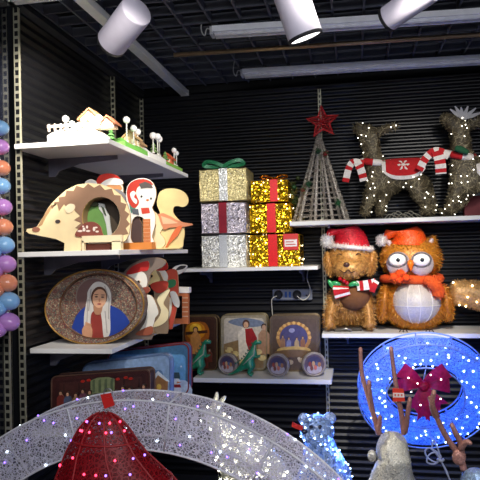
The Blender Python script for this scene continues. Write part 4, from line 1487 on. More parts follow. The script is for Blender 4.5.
def surf_pts(w, n, seed, faces, ymax, out=.006, pred=None):
    rng = random.Random(seed)
    V = [Vector(p) for p in w.v]
    F = [f for f in faces]
    wts = [(V[f[1]] - V[f[0]]).cross(V[f[2]] - V[f[0]]).length + 1e-9 for f in F]
    P_ = []
    tries = 0
    while len(P_) < n and tries < 2500:
        tries += 1
        f = rng.choices(F, wts)[0]
        c = sum((V[i] for i in f), Vector()) / len(f)
        nr = (V[f[1]] - V[f[0]]).cross(V[f[2]] - V[f[0]])
        if nr.length < 1e-12: continue
        nr.normalize()
        if nr.y > ymax: continue
        p = c + nr * out
        if pred and not pred(p): continue
        if any((p - q).length < .022 for q in P_): continue
        P_.append(p)
    P_.sort(key=lambda p: (round(p.x / .06), p.z))
    return P_


def px_joint(u, v, Y, r):
    return (at(u, v, Y=Y), r * pxs(Y, u))


def scarf_ring(w, c, ax, r, rt_, cols, squash=1.0):
    ax = Vector(ax).normalized(); a = ax.orthogonal().normalized(); b = ax.cross(a)
    n = 32
    w.tube([c + a * r * math.cos(2 * PI * i / n) + b * r * math.sin(2 * PI * i / n) for i in range(n)], rt_, [cols[(i // 4) % len(cols)] for i in range(n)], 10, True)


REDF, WHF = (196, 28, 34), (238, 230, 222)


def saddle(root, c, axis_len, r, u_center, flake=True):
    """cloth draped over the back: red with a white border and a snowflake on its side"""
    w = MB()
    hx = axis_len / 2
    def pos(s, t):
        an = math.radians(-118 + 236 * t) * (1 - .30 * abs(2 * s - 1) ** 3)   # near flank, over the back, far flank
        k = 1 + .0
        e = abs(2 * s - 1)
        x_ = c.x - hx + 2 * hx * s
        rr = r * (1.03 - .05 * e)
        return Vector((x_, c.y + rr * math.sin(an) * 1.0, c.z + rr * math.cos(an)))
    def cf(s, t):
        an = -118 + 236 * t
        a, b = (s - .5) * 2 * hx, (abs(an) - 62) / 57.3 * r
        if an < 0 and flake:
            d = math.hypot(a, b)
            if d < .042:
                th = math.atan2(b, a)
                if d < .010 or (abs(math.sin(3 * th)) < .42 and d < .036) or (abs(math.sin(3 * th)) < .7 and .022 < d < .028):
                    return WHF
        if s < .09 or s > .91 or abs(an) > 103:
            return WHF
        return REDF
    w.grid(pos, cf, 44, 84)
    w.build('saddle_cloth', FABRIC(), root)


def shelf_deer(label, J, E_, seed, nb, cat='reindeer'):
    c = J['rump'][0]
    o = thing('wicker_reindeer', label, cat, (c.x, c.y, ZU), 'wicker reindeer on the highest back shelf')
    w = MB(); w.skin(J, E_, (92, 82, 62), 2)
    faces = list(w.f)
    P_ = surf_pts(w, nb, seed, faces, -.2, .012)
    wicker(w, 3600, seed)
    w.build('body', mat('wicker_strands', .6, 0, .3, 90), o)
    light_string(o, P_, glow('white_bulb', (1, .95, .82), 5.0), .0032, (96, 88, 70))
    return o


DY = 3.76
ft = ZU
def leg(J, E_, nm, top, pts):
    prev = top
    for i, (u, v, Y, r) in enumerate(pts):
        k = f'{nm}{i}'
        J[k] = px_joint(u, v, Y, r); E_.append((prev, k)); prev = k
    p = J[prev][0]; J[prev] = (Vector((p.x, p.y, ZU + J[prev][1] * .95)), J[prev][1])


J = {'rump': px_joint(421, 174, DY, 11.5), 'loin': px_joint(403, 175, DY, 11.5), 'chest': px_joint(381, 177, DY, 13), 'neck': px_joint(372.5, 162, DY, 9), 'nape': px_joint(371.5, 146, DY, 8.5),
     'head': px_joint(369, 134, DY, 8.5), 'muzzle': px_joint(360, 128.5, DY, 6), 'snout': px_joint(353.5, 126.5, DY, 4), 'poll': px_joint(377, 134, DY, 6)}
E_ = [('rump', 'loin'), ('loin', 'chest'), ('chest', 'neck'), ('neck', 'nape'), ('nape', 'head'), ('head', 'muzzle'), ('muzzle', 'snout'), ('head', 'poll')]
leg(J, E_, 'fa', 'chest', [(371, 193, DY - .06, 6.5), (367, 206, DY - .06, 4.6), (364, 219, DY - .06, 4.6)])
leg(J, E_, 'fb', 'chest', [(383, 196, DY + .02, 6.5), (381, 207, DY - .02, 4.6), (380, 219, DY - .02, 4.6)])
leg(J, E_, 'ha', 'rump', [(416, 192, DY - .06, 8), (427, 204, DY - .06, 5), (424, 219, DY - .06, 4.4)])
leg(J, E_, 'hb', 'rump', [(426, 190, DY + .06, 7), (432, 203, DY + .06, 5), (430, 219, DY + .06, 4.4)])
da = shelf_deer('wicker reindeer with snowflake saddle cloth, between the cone tree and the second reindeer', J, E_, 31, 46)
w = MB()
w.tube(smooth_open([at(378, 132, Y=DY - .03), at(386, 129, Y=DY - .05), at(397, 126, Y=DY - .07)], 5), [.02 * (1 - .04 * i) for i in range(11)], (128, 116, 90), 9)
wicker(w, 200, 3); w.build('ear', mat('wicker_strands', .6, 0, .3, 90), da)
light_string(da, [at(396, 125.5, Y=DY - .095), at(391, 127, Y=DY - .09)], glow('white_bulb', (1, .95, .82), 5.0), .0032, (96, 88, 70), name='ear_light_string')
w = MB()
nc = J['neck'][0]
scarf_ring(w, nc + Vector((.0, 0, -.004)), (.15, -.1, 1), .064, .021, [REDF, WHF])
w.build('scarf', FABRIC(), da)
w = MB(); yy = DY - .10
strip(w, [at(364, 164, Y=yy), at(354, 162, Y=yy - .01), at(349, 168, Y=yy - .01), at(345.5, 182, Y=yy)], .020, .007, [REDF, WHF, REDF, WHF, REDF, WHF, REDF])
strip(w, [at(357, 162, Y=yy - .02), at(361, 170, Y=yy - .03), at(364, 181, Y=yy - .02)], .023, .007, [WHF, REDF, WHF, REDF, WHF])
w.build('scarf_tail', FABRIC(), da)
cs_ = at(402.5, 175, Y=DY)
saddle(da, Vector((cs_.x, DY, J['loin'][0].z + .008)), .25, .093, 0)
# clutter of thin wires at its feet
w = MB()
rng = random.Random(5)
for k in range(7):
    u = 384 + k * 4
    w.tube(smooth_open([Vector((at(u, 217, Y=DY).x, DY - .03 + .01 * k, ZU + .004)), Vector((at(u + 5, 210, Y=DY).x, DY - .06, ZU + .03 + .008 * (k % 3))), Vector((at(u + 14, 216, Y=DY).x, DY - .04, ZU + .006))], 6), .003, (140, 136, 124), 5)
tag(w.build('cable_bundle', MATTE()), 'loose grey cable lying on the shelf under the nearer reindeer belly', 'cable')

DY2 = 3.74
J = {'rump': px_joint(530, 172, DY2, 14), 'loin': px_joint(500, 176, DY2, 14), 'chest': px_joint(466, 176, DY2, 15), 'neck': px_joint(460, 155, DY2, 11), 'nape': px_joint(461, 140, DY2, 10),
     'head': px_joint(459, 127, DY2, 10), 'muzzle': px_joint(449, 120, DY2, 7.5), 'snout': px_joint(441, 116, DY2, 4.6)}
E_ = [('rump', 'loin'), ('loin', 'chest'), ('chest', 'neck'), ('neck', 'nape'), ('nape', 'head'), ('head', 'muzzle'), ('muzzle', 'snout')]
leg(J, E_, 'fa', 'chest', [(456, 192, DY2 - .05, 7), (451, 205, DY2 - .05, 5), (450, 218, DY2 - .05, 4.8)])
leg(J, E_, 'fb', 'chest', [(464, 195, DY2 + .05, 7), (457, 207, DY2 + .05, 5), (440, 218, DY2 + .05, 4.8)])
leg(J, E_, 'ha', 'rump', [(528, 190, DY2 - .06, 8), (536, 204, DY2 - .06, 5), (533, 218, DY2 - .06, 5)])
leg(J, E_, 'hb', 'rump', [(536, 190, DY2 + .06, 8), (543, 204, DY2 + .06, 5), (541, 218, DY2 + .06, 5)])
db = shelf_deer('wicker reindeer with pale felt antlers, at the right edge of the highest shelf', J, E_, 47, 60)
w = MB()
base = at(463, 119, Y=DY2 - .03)
for (tip, k) in (((450, 109), 0), ((455, 106), 1), ((461, 107), 2), ((468, 106), 3), ((476, 108), 4), ((483, 112), 5)):
    t = at(*tip, Y=DY2 - .04 - .004 * k)
    dvec = t - base
    sd = Vector((-dvec.z, 0, dvec.x)).normalized() * .011
    w.prism([base - sd * .5, base + dvec * .5 - sd, t - sd * .3, t + sd * .3, base + dvec * .5 + sd, base + sd * .5], (0, .006, 0), (206, 204, 206))
w.build('antlers', FABRIC(), db)
w = MB()
w.tube(smooth_open([at(468, 125, Y=DY2 - .04), at(476, 123, Y=DY2 - .06), at(487, 119, Y=DY2 - .07)], 5), [.020] * 11, (128, 116, 90), 9)
wicker(w, 200, 4); w.build('ear', mat('wicker_strands', .6, 0, .3, 90), db)
w = MB()
scarf_ring(w, J['neck'][0] + Vector((0, 0, .0)), (.2, -.25, 1), .075, .022, [REDF, WHF])
w.build('scarf', FABRIC(), db)
w = MB(); yy = DY2 - .115
strip(w, [at(449, 156, Y=yy), at(436, 151, Y=yy), at(426, 158, Y=yy), at(419, 170, Y=yy)], .022, .007, [WHF, REDF, WHF, REDF, WHF, REDF, WHF, REDF])
strip(w, [at(437, 151, Y=yy - .015), at(440, 162, Y=yy - .02), at(441, 174, Y=yy - .015)], .030, .007, [REDF, WHF, REDF, WHF, REDF, WHF])
w.build('scarf_tail', FABRIC(), db)
w = MB(); w.tube(smooth_open([at(455, 148, Y=yy), at(462, 150, Y=yy - .005), at(468, 153, Y=yy)], 4), [.012, .018, .02, .02, .02, .018, .017, .016, .012], (34, 92, 60), 8); w.build('green_knot', FABRIC(), db)
cs_ = at(497, 172, Y=DY2)
saddle(db, Vector((cs_.x, DY2, J['loin'][0].z)), .26, .103, 0)
# little white house tin standing behind the second reindeer
w_o = thing('house_ornament', 'pale house ornament with blue windows, behind the right reindeer', 'house ornament', Vector((at(478, 200, Y=3.90).x, 3.90, ZU)))
a, b = at(464, 196, Y=3.885), at(500, 181, Y=3.885)
w = MB(); w.box((a.x, 3.885, ZU), (b.x, 3.93, a.z), (110, 44, 50)); w.build('reflection_block', MATTE(), w_o)  # red reflected on the ribs, put in as a coloured block under the house
w = MB(); w.box((a.x, 3.885, a.z), (b.x, 3.93, b.z), (176, 188, 200)); w.build('wall', PAINT(), w_o)
for u in (470.5, 475.5, 482):
    p, q = at(u, 193, Y=3.885), at(u + 3.6, 184.5, Y=3.885)
    w = MB(); w.box((p.x, 3.882, p.z), (q.x, 3.887, q.z), (70, 116, 150)); w.build('house_window', GLOSS(), w_o)

# ================================================================== DOG AND OWL
def santa_hat(root, base_c, rx, ry, tip_pts, col, brim, pom, pomr, fz, mtb, brim_r=.016):
    """soft cap: rings shrinking from the brim along tip_pts"""
    path = smooth_open([base_c] + tip_pts, 6)
    n = len(path)
    def pos(s, t):
        i = min(int(s * (n - 1)), n - 2); fr = s * (n - 1) - i
        p = path[i].lerp(path[i + 1], fr)
        k = (1 - s) ** .75 * .93 + .07
        d = (path[i + 1] - path[i]).normalized()
        lean = Vector((1, 0, 0)) - d * d.x * .6
        side = lean.normalized()
        dep = Vector((0, 1, 0))
        a = 2 * PI * t
        return p + side * rx * k * math.cos(a) + dep * ry * k * math.sin(a)
    w = MB(); w.grid(pos, col, 26, 28, True, True)
    w.fuzz(900, .012, .002, [col, tuple(min(255, int(c * 1.25) + 20) for c in col), tuple(int(c * .7) for c in col)], True, .005, 3)
    w.build('hat', mtb, root)
    if brim:
        w = MB()
        n2 = 36
        w.tube([base_c + Vector((rx * 1.04 * math.cos(2 * PI * i / n2), ry * 1.04 * math.sin(2 * PI * i / n2), -.002 - (.014 * math.cos(2 * PI * i / n2)))) for i in range(n2)], brim_r, brim, 10, True)
        w.fuzz(900, .014, .002, [brim, (255, 255, 250), (214, 208, 200)], False, 0, 4)
        w.build('hat_brim', TINSEL(), root)
    w = MB(); w.ell(pom, pomr, (244, 240, 234), 16, 12); w.fuzz(500, .016, .002, [(250, 248, 244), (226, 220, 214)], False, 0, 6)
    w.build('pompom', TINSEL(), root)


GF = [(214, 158, 82), (190, 132, 62), (232, 182, 108), (160, 106, 48)]
QY = 3.72
dg = thing('tinsel_dog', 'golden tinsel dog sitting in a red santa hat', 'dog figure', (at(350, 332, Y=QY).x, QY, ZR))
J = {'belly': px_joint(350, 309, QY + .03, 13), 'chest': px_joint(350, 297, QY, 14.5), 'neck': px_joint(350, 280, QY, 11)}
E_ = [('belly', 'chest'), ('chest', 'neck')]
def dleg(nm, top, L_):
    prev = top
    for i, (u, v, Y, r) in enumerate(L_):
        J[f'{nm}{i}'] = px_joint(u, v, Y, r); E_.append((prev, f'{nm}{i}')); prev = f'{nm}{i}'
    p, r = J[prev]; J[prev] = (Vector((p.x, p.y, ZR + r * .8)), r)
dleg('fl', 'chest', [(333, 300, QY - .04, 7), (330, 317, QY - .07, 5.2), (329, 331, QY - .09, 5)])
dleg('fr', 'chest', [(367, 300, QY - .04, 7), (369, 317, QY - .07, 5.2), (370, 331, QY - .09, 5)])
dleg('hl', 'belly', [(338, 318, QY + .08, 8), (330, 327, QY + .05, 5)])
dleg('hr', 'belly', [(363, 318, QY + .08, 8), (374, 327, QY + .05, 5)])
w = MB(); w.skin(J, E_, (196, 140, 70), 2); w.fuzz(5200, .02, .0028, GF, False, 0, 9, droop=.5)
w.build('body', TINSEL(), dg)
hc = at(350, 259, Y=QY - .02); s_ = pxs(QY, 350)
w = MB()
w.ell(hc, (20 * s_, 18 * s_, 18.5 * s_), (204, 148, 76), 24, 18)
w.ell(hc + Vector((-.004, -.085, -.055)), (14 * s_, 9 * s_, 9.5 * s_), (214, 160, 90), 20, 14)
w.fuzz(3600, .016, .0026, GF, False, 0, 10, droop=.3)
hd = w.build('head', TINSEL(), dg)
for sx in (-1, 1):
    e0 = hc + Vector((sx * 17.5 * s_, -.01, .03))
    w = MB(); w.ell(e0 + Vector((sx * .018, 0, -.055)), (4.2 * s_, 7 * s_, 12 * s_), (186, 128, 60), 14, 12, Matrix.Rotation(sx * .18, 3, 'Y'))
    w.fuzz(900, .018, .0026, GF, False, 0, 12, droop=.8); w.build('ear', TINSEL(), dg)
w = MB(); w.ell(hc + Vector((-.02, -.142, -.030)), (3.2 * s_, 2.2 * s_, 2.4 * s_), (84, 56, 46), 12, 8); w.build('nose', GLOSS(), dg)
for dx in (-.062, .05):
    w = MB(); c = hc + Vector((dx, -.108, .028))
    w.tube(smooth_open([c + Vector((-.014, .002, -.002)), c + Vector((0, -.004, .005)), c + Vector((.014, .002, -.002))], 5), .003, (58, 36, 26), 6); w.build('eye', MATTE(), dg)
w = MB(); c = hc + Vector((-.012, -.145, -.072))
w.tube(smooth_open([c + Vector((-.05, .022, .012)), c + Vector((-.02, .0, -.004)), c + Vector((0, -.004, .012)), c + Vector((.02, .0, -.004)), c + Vector((.05, .022, .012))], 5), .003, (92, 58, 36), 6); w.build('mouth', MATTE(), dg)
w = MB()
a, b = at(339, 318, Y=QY - .12), at(370, 286, Y=QY - .12)
cc = (a + b) / 2
w.ell(Vector((cc.x, QY - .048, cc.z + .03)), ((b.x - a.x) * .52, .085, (b.z - a.z) * .46), (118, 74, 38), 18, 14); w.build('chest_panel', FABRIC(), dg)
santa_hat(dg, at(351, 247, Y=QY - .025), 19 * s_, 17 * s_, [at(350, 238, Y=QY - .02), at(345, 231, Y=QY - .02), at(336, 230, Y=QY - .03), at(328, 237, Y=QY - .05)], (200, 22, 40), (244, 232, 226), at(327.5, 241, Y=QY - .07), 5.6 * s_, 1, flake_mat('red_hat_glitter', 260, .45, .1, .5), .013)
# chest bow: holly leaves, berry and two striped ribbons
yy = QY - .135
for (u, v, a) in ((336, 283.5, .2), (353, 284, -.3), (331, 284, 1.0), (357, 284, .5)):
    w = MB(); w.ell(at(u, v, Y=yy), (.030, .008, .014), (52, 150, 84), 12, 8, Matrix.Rotation(a, 3, 'Y'))
    w.build('holly_leaf', GLOSS(), dg)
w = MB()
for (u, v) in ((344, 281), (340, 279), (347, 283)):
    w.ell(at(u, v, Y=yy - .01), .013, (176, 20, 32), 12, 8)
w.build('berries', GLOSS(), dg)
w = MB()
strip(w, [at(341, 286, Y=yy), at(341, 290, Y=yy - .01), at(343, 297, Y=yy)], .046, .004, [REDF, WHF, REDF, REDF, WHF, REDF])
strip(w, [at(357, 286, Y=yy), at(367, 285, Y=yy - .01), at(376, 283, Y=yy)], .028, .004, [WHF, REDF, WHF, WHF, REDF, WHF, REDF])
strip(w, [at(372, 292, Y=yy), at(374, 286, Y=yy - .01), at(377, 281, Y=yy)], .016, .004, [REDF, REDF, WHF])
w.build('ribbon', FABRIC(), dg)
w = MB(); q = at(345, 327, Y=QY - .02); w.tube(smooth_open([Vector((q.x - .06, QY - .06, ZR + .012)), Vector((q.x, QY - .08, ZR + .02)), Vector((q.x + .04, QY - .07, ZR + .012))], 6), .009, (150, 146, 140), 8)
w.rbox((q.x - .07, QY - .05, ZR), (q.x + .1, QY + .03, ZR + .026), .004, (90, 84, 78)); w.build('base', STEEL(), dg)

OF = [(216, 138, 34), (190, 112, 22), (236, 168, 60), (150, 86, 18)]
OY = 3.765
s_ = pxs(OY, 415)
ow = thing('tinsel_owl', 'orange tinsel owl with huge eyes wearing an orange hat and scarf', 'owl figure', (at(415, 331, Y=OY).x, OY, ZR))
bc = at(415, 303, Y=OY); bc.z = ZR + 27.5 * s_
w = MB(); w.ell(bc, (33.5 * s_, 26 * s_, 26.5 * s_), (196, 122, 32), 26, 20)
hc = at(411, 258, Y=OY)
w.ell(hc, (29 * s_, 24 * s_, 22.5 * s_), (200, 128, 36), 26, 20)
w.fuzz(8500, .018, .0028, OF, False, 0, 14, droop=.4)
w.build('body', TINSEL(), ow)
w = MB()
BD = 28
bl = bc + Vector((0, -.030, .006))
w.ell(bl, (26 * s_, BD * s_, 23 * s_), (206, 198, 190), 24, 18)
w.build('belly', flake_mat('pearl_gauze', 300, .5, .1, .35), ow)
w = MB()
def on_belly(a, b):     # a sideways, b up, in -1..1
    d = max(0, 1 - a * a - b * b)
    return bl + Vector((a * 26 * s_, -BD * s_ * math.sqrt(d) - .002, b * 23 * s_))
for a in (-.38, .08, .52):
    w.tube([on_belly(a * math.sqrt(max(0, 1 - b * b)) , b) for b in np.linspace(-.98, .98, 21)], .0022, (246, 240, 230), 5)
w.tube([on_belly(a, -.12) for a in np.linspace(-.98, .98, 25)], .0022, (246, 240, 230), 5)
w.build('belly_wire', PAINT(), ow)
w = MB()
for (u, sx) in ((398.5, 1), (421.5, 1)):
    c = at(u, 264, Y=OY - 22.5 * s_)
    w.ell(c, (11.5 * s_, 6 * s_, 12 * s_), (190, 176, 180), 20, 14)
w.build('face_discs', flake_mat('pearl_gauze', 300, .5, .1, .35), ow)
for u in (397.5, 421.5):
    c = at(u, 260, Y=OY - 28 * s_)
    w = MB(); w.ell(c, (8 * s_, 3 * s_, 6 * s_), (240, 236, 232), 20, 14)
    eo = w.build('eye', GLOSS(), ow)
    w = MB(); w.tube([c + Vector((8.8 * s_ * math.cos(a), -.002, 6.8 * s_ * math.sin(a))) for a in np.linspace(0, 2 * PI, 29)[:-1]], .004, (96, 90, 96), 6, True); w.build('eye_ring', MATTE(), eo)
    w = MB(); w.ell(c + Vector((.002, -3 * s_, .001)), (1.9 * s_, .9 * s_, 2.0 * s_), (30, 34, 40), 12, 8); w.build('pupil', GLOSS(), eo)
w = MB(); c = at(410.5, 264, Y=OY - 30 * s_)
w.lathe([(0, -7.5 * s_), (1.6 * s_, -4.5 * s_), (3.2 * s_, 0), (2.6 * s_, 3 * s_), (0, 4.5 * s_)], c, (236, 118, 30), 12); w.build('beak', GLOSS(), ow)
for (u, v, a) in ((390, 244, -.5), (430.5, 242.5, .45)):
    w = MB(); w.lathe([(6.5 * s_, 0), (4.5 * s_, 5 * s_), (0, 11 * s_)], at(u, v + 3, Y=OY - .02), (206, 134, 40), 12, Matrix.Rotation(a, 3, 'Y'))
    w.fuzz(300, .014, .0026, OF, False, 0, 2)
    w.ell(at(u, v, Y=OY - .02 - 5.0 * s_), (2.6 * s_, 1.2 * s_, 4.6 * s_), (206, 190, 190), 10, 8, Matrix.Rotation(a, 3, 'Y')); w.build('ear', TINSEL(), ow)
santa_hat(ow, at(409, 245, Y=OY - .03), 18.5 * s_, 16 * s_, [at(409, 237, Y=OY - .03), at(403, 231.5, Y=OY - .03), at(393, 232, Y=OY - .04), at(386, 239, Y=OY - .05)], (240, 84, 18), None, at(382, 240.5, Y=OY - .06), 4.6 * s_, 1, flake_mat('orange_hat_glitter', 260, .45, .1, .5))
w = MB()
path = []
for a in np.linspace(0, 2 * PI, 41)[:-1]:
    path.append(Vector((hc.x + 27 * s_ * math.cos(a), OY + 23.5 * s_ * math.sin(a), at(411, 278.5, Y=OY).z + .006 * math.sin(2 * a))))
w.tube(path, 4.2 * s_, (236, 86, 24), 10, True); w.fuzz(900, .012, .003, [(240, 90, 24), (250, 120, 50), (200, 60, 14)], True, .005, 3); w.build('scarf', FABRIC(), ow)
w = MB()
yy = OY - 31 * s_
w.tube(smooth_open([at(424, 279, Y=yy), at(433, 283, Y=yy), at(438, 290, Y=yy + .02), at(438, 297, Y=yy + .02)], 5), [.02, .024, .028, .031, .033, .034, .035, .036, .036, .036, .036, .036, .036, .034, .032, .028], (236, 92, 28), 10)
w.fuzz(200, .016, .003, [(240, 90, 24), (250, 130, 60), (200, 60, 14)], False, 0, 3); w.build('scarf_tail', FABRIC(), ow)
w = MB()
for (u, v, r_) in ((394, 277, 4.5), (400, 273.5, 4.6), (406, 278, 4.2), (399, 280, 3.6)):
    w.ell(at(u, v, Y=yy - .005), (r_ * s_, .028, r_ * s_ * .85), (244, 84, 20), 12, 8)
w.fuzz(260, .016, .003, [(240, 90, 24), (250, 120, 40), (200, 60, 14)], False, 0, 3); w.build('scarf_knot', FABRIC(), ow)
w = MB(); c = at(383.5, 303, Y=OY - .07)
w.ell(c, (5.5 * s_, 12 * s_, 18 * s_), (190, 116, 30), 14, 12, Matrix.Rotation(.12, 3, 'Y')); w.fuzz(1000, .018, .0028, OF, False, 0, 15, droop=.6); w.build('wing', TINSEL(), ow)
c = at(446, 303, Y=OY - .05)
w = MB(); w.ell(c, (5.5 * s_, 12 * s_, 18 * s_), (190, 116, 30), 14, 12, Matrix.Rotation(-.12, 3, 'Y')); w.fuzz(1000, .018, .0028, OF, False, 0, 16, droop=.6); w.build('wing', TINSEL(), ow)
for u in (403, 429):
    w = MB(); c = at(u, 329, Y=OY - .11)
    for dx in (-.022, 0, .022):
        w.tube(smooth_open([Vector((c.x, OY - .10, ZR + .012)), Vector((c.x + dx * .7, OY - .125, ZR + .012)), Vector((c.x + dx, OY - .142, ZR + .003))], 4), .0028, (40, 36, 34), 6)
    w.build('foot', MATTE(), ow)

# tan tinsel animal whose trunk reaches in from the right edge
TY2 = 3.74
s_ = pxs(TY2)
tr = thing('tinsel_animal', 'tan tinsel animal trunk with warm lights, right of the owl', 'animal figure', (at(500, 330, Y=TY2).x, TY2, ZR))
J = {'mid': px_joint(490, 294, TY2, 14.5), 'a': px_joint(470, 293.5, TY2, 14), 'b': px_joint(456, 292.5, TY2, 13), 'end': px_joint(450.5, 292, TY2, 12.5), 'c': px_joint(520, 296, TY2, 14.5)}
E_ = [('mid', 'a'), ('a', 'b'), ('b', 'end'), ('mid', 'c')]
for nm, top, u, dy in (('la', 'c', 522, -.07), ('lb', 'c', 526, .07), ('lc', 'mid', 500, -.07), ('ld', 'mid', 504, .07)):
    J[nm + '0'] = px_joint(u, 312, TY2 + dy, 7); p, r_ = px_joint(u, 330, TY2 + dy, 6); J[nm + '1'] = (Vector((p.x, p.y, ZR + r_ * .85)), r_)
    E_ += [(top, nm + '0'), (nm + '0', nm + '1')]
w = MB(); w.skin(J, E_, (214, 166, 102), 2); fcs = list(w.f)
P_ = surf_pts(w, 18, 8, fcs, -.3, .012)
w.fuzz(4200, .014, .0026, [(222, 174, 108), (196, 148, 84), (240, 198, 136)], False, 0, 5, droop=.4)
w.build('body', TINSEL(), tr)
light_string(tr, P_, glow('warm_bulb', (1, .86, .5), 9.0), .0048, (150, 120, 70))

# ================================================================== WREATH, hanging under the right shelf
WY = 3.40
wc = at(424, 392, Y=WY)
s_ = pxs(WY, 424)
wr = thing('lit_wreath', 'glowing blue net wreath with a red bow, hanging below the dog shelf', 'wreath', wc)
Rm, rw = 51 * s_, 13.5 * s_
TILT = Matrix.Rotation(math.radians(27), 3, 'X')      # hangs from its top edge, foot resting back towards the wall
WNET = mesh_mat('led_tinted_net', 110, .085, .6, .5, 0, (1, 1, 1), .06)
w = MB()
def wpos(s, t):
    a, b = 2 * PI * s, 2 * PI * t
    cr, sr = math.cos(b), math.sin(b)
    k = (abs(cr) ** 4 + abs(sr) ** 4) ** -.25
    return wc + TILT @ Vector(((Rm + rw * cr * k) * math.cos(a), .055 * sr * k, (Rm + rw * cr * k) * math.sin(a)))
n1, n2 = 72, 20
vs = [wpos(i / n1, j / n2) for i in range(n1) for j in range(n2)]
fs = [(i * n2 + j, ((i + 1) % n1) * n2 + j, ((i + 1) % n1) * n2 + (j + 1) % n2, i * n2 + (j + 1) % n2) for i in range(n1) for j in range(n2)]
w.add(vs, fs, (180, 204, 240), True)  # blue of the LEDs mixed into the white net's colour
w.build('net_cover', WNET, wr)
w = MB()
for (rr, dy) in ((Rm + rw, -.055), (Rm - rw, -.055), (Rm + rw, .055), (Rm - rw, .055)):
    w.tube([wc + TILT @ Vector((rr * math.cos(a), dy, rr * math.sin(a))) for a in np.linspace(0, 2 * PI, 73)[:-1]], .0045, (140, 166, 226), 6, True)
for k in range(12):
    a = 2 * PI * k / 12 + .13
    d_ = Vector((math.cos(a), 0, math.sin(a)))
    q = [wc + TILT @ (d_ * (Rm + sx * rw) + Vector((0, dy, 0))) for sx, dy in ((1, -.055), (-1, -.055), (-1, .055), (1, .055))]
    w.tube(q, .0035, (140, 166, 226), 5, True)
w.build('wire_frame', PAINT(), wr)
rng = random.Random(12)
P_ = []
for k in range(84):
    a = 2 * PI * k / 84 + rng.uniform(-.03, .03)
    rr = Rm + rng.uniform(-1, 1) * rw * .95
    P_.append(wc + TILT @ Vector((rr * math.cos(a), rng.choice((-.062, -.062, -.05, .0)), rr * math.sin(a))))
light_string(wr, P_, glow('ice_blue_bulb', (.52, .74, 1), 9.0), .0046, (160, 180, 220))
for k in range(16):
    a = 2 * PI * (k + .5) / 16
    l = bpy.data.lights.new('wreath_glow', 'POINT'); l.energy = .34; l.color = (.012, .13, 1); l.shadow_soft_size = .02
    lo_ = bpy.data.objects.new('wreath_glow', l); COL.objects.link(lo_); lo_.parent = wr
    lo_.location = TILT @ Vector((Rm * math.cos(a), 0, Rm * math.sin(a)))
# bow
w = MB()
BC = (214, 36, 96)
bcn = at(423, 385, Y=WY - .17)
def loop(dx, dz, wd_, tw):
    dvec = Vector((dx, 0, dz)) * s_
    pth = smooth_open([bcn, bcn + dvec * .5 + Vector((0, -.05, .012)), bcn + dvec + Vector((0, -.03, 0)), bcn + dvec * .92 + Vector((0, .015, -.01)), bcn + dvec * .4 + Vector((0, .012, 0)), bcn], 6)
    nn = len(pth)
    sd = Vector((-dz, 0, dx)).normalized()
    vs = []
    for i, p in enumerate(pth):
        k = .25 + .75 * math.sin(PI * min(1, i / (nn - 1)))
        vs += [p - sd * wd_ * k, p + Vector((0, -.006 * math.sin(i), 0)), p + sd * wd_ * k]
    w.add(vs, [(3 * i + j, 3 * i + j + 1, 3 * i + 4 + j, 3 * i + 3 + j) for i in range(nn - 1) for j in range(2)], BC, True)
loop(-20, 15, .042, 0); loop(21, 15, .042, 0); loop(-23, 0, .036, 0); loop(23, 1, .036, 0)
for (dx, dz, wd_) in ((-11, -25, .036), (8, -31, .038), (18, -20, .032), (-1, -33, .032)):
    t = bcn + Vector((dx, 0, dz)) * s_ + Vector((0, -.02, 0))
    sd = Vector((-dz, 0, dx)).normalized() * wd_
    mid = bcn.lerp(t, .5) + Vector((0, -.025, 0))
    w.add([bcn - sd * .3, bcn + sd * .3, mid + sd * .7, mid - sd * .7, t + sd, t - Vector((dx, 0, dz)) * s_ * .16, t - sd], [(0, 1, 2, 3), (3, 2, 4, 5), (3, 5, 6)], BC, True)
w.ell(bcn + Vector((0, -.03, 0)), (.026, .02, .026), BC, 14, 10)
w.build('bow', mat('sheer_ribbon', .35, .1, .25, 60, transl=.45), wr)
light_string(wr, [bcn + Vector((dx * s_, -.065, dz * s_)) for dx, dz in ((-14, 9), (-6, 4), (6, 12), (15, 8), (-12, -4), (9, -3), (-4, -16), (6, -18), (14, -10))], glow('rose_bulb', (1, .8, .86), 5.0), .004, (150, 30, 60), name='bow_light_string')
w = MB(); t0 = wc + TILT @ Vector((0, 0, Rm + rw))
w.tube([t0, Vector((t0.x - .005, FY + .02, ZR - .026))], .004, (150, 176, 236), 6)
w.tube([t0, wc + TILT @ Vector((0, -.05, Rm - rw)), bcn + Vector((0, .02, .0))], .003, (150, 176, 236), 6)
w.build('hanging_cord', PAINT(), wr)
w = MB(); c = at(412, 346, Y=WY - .02); w.prism([c + Vector((x_ * s_, 0, z_ * s_)) for x_, z_ in ((-10, -3), (-4, 1), (4, 1), (3, -2), (-3, -5))], (0, .004, 0), (90, 30, 120)); w.build('ribbon_scrap', FABRIC(), wr)

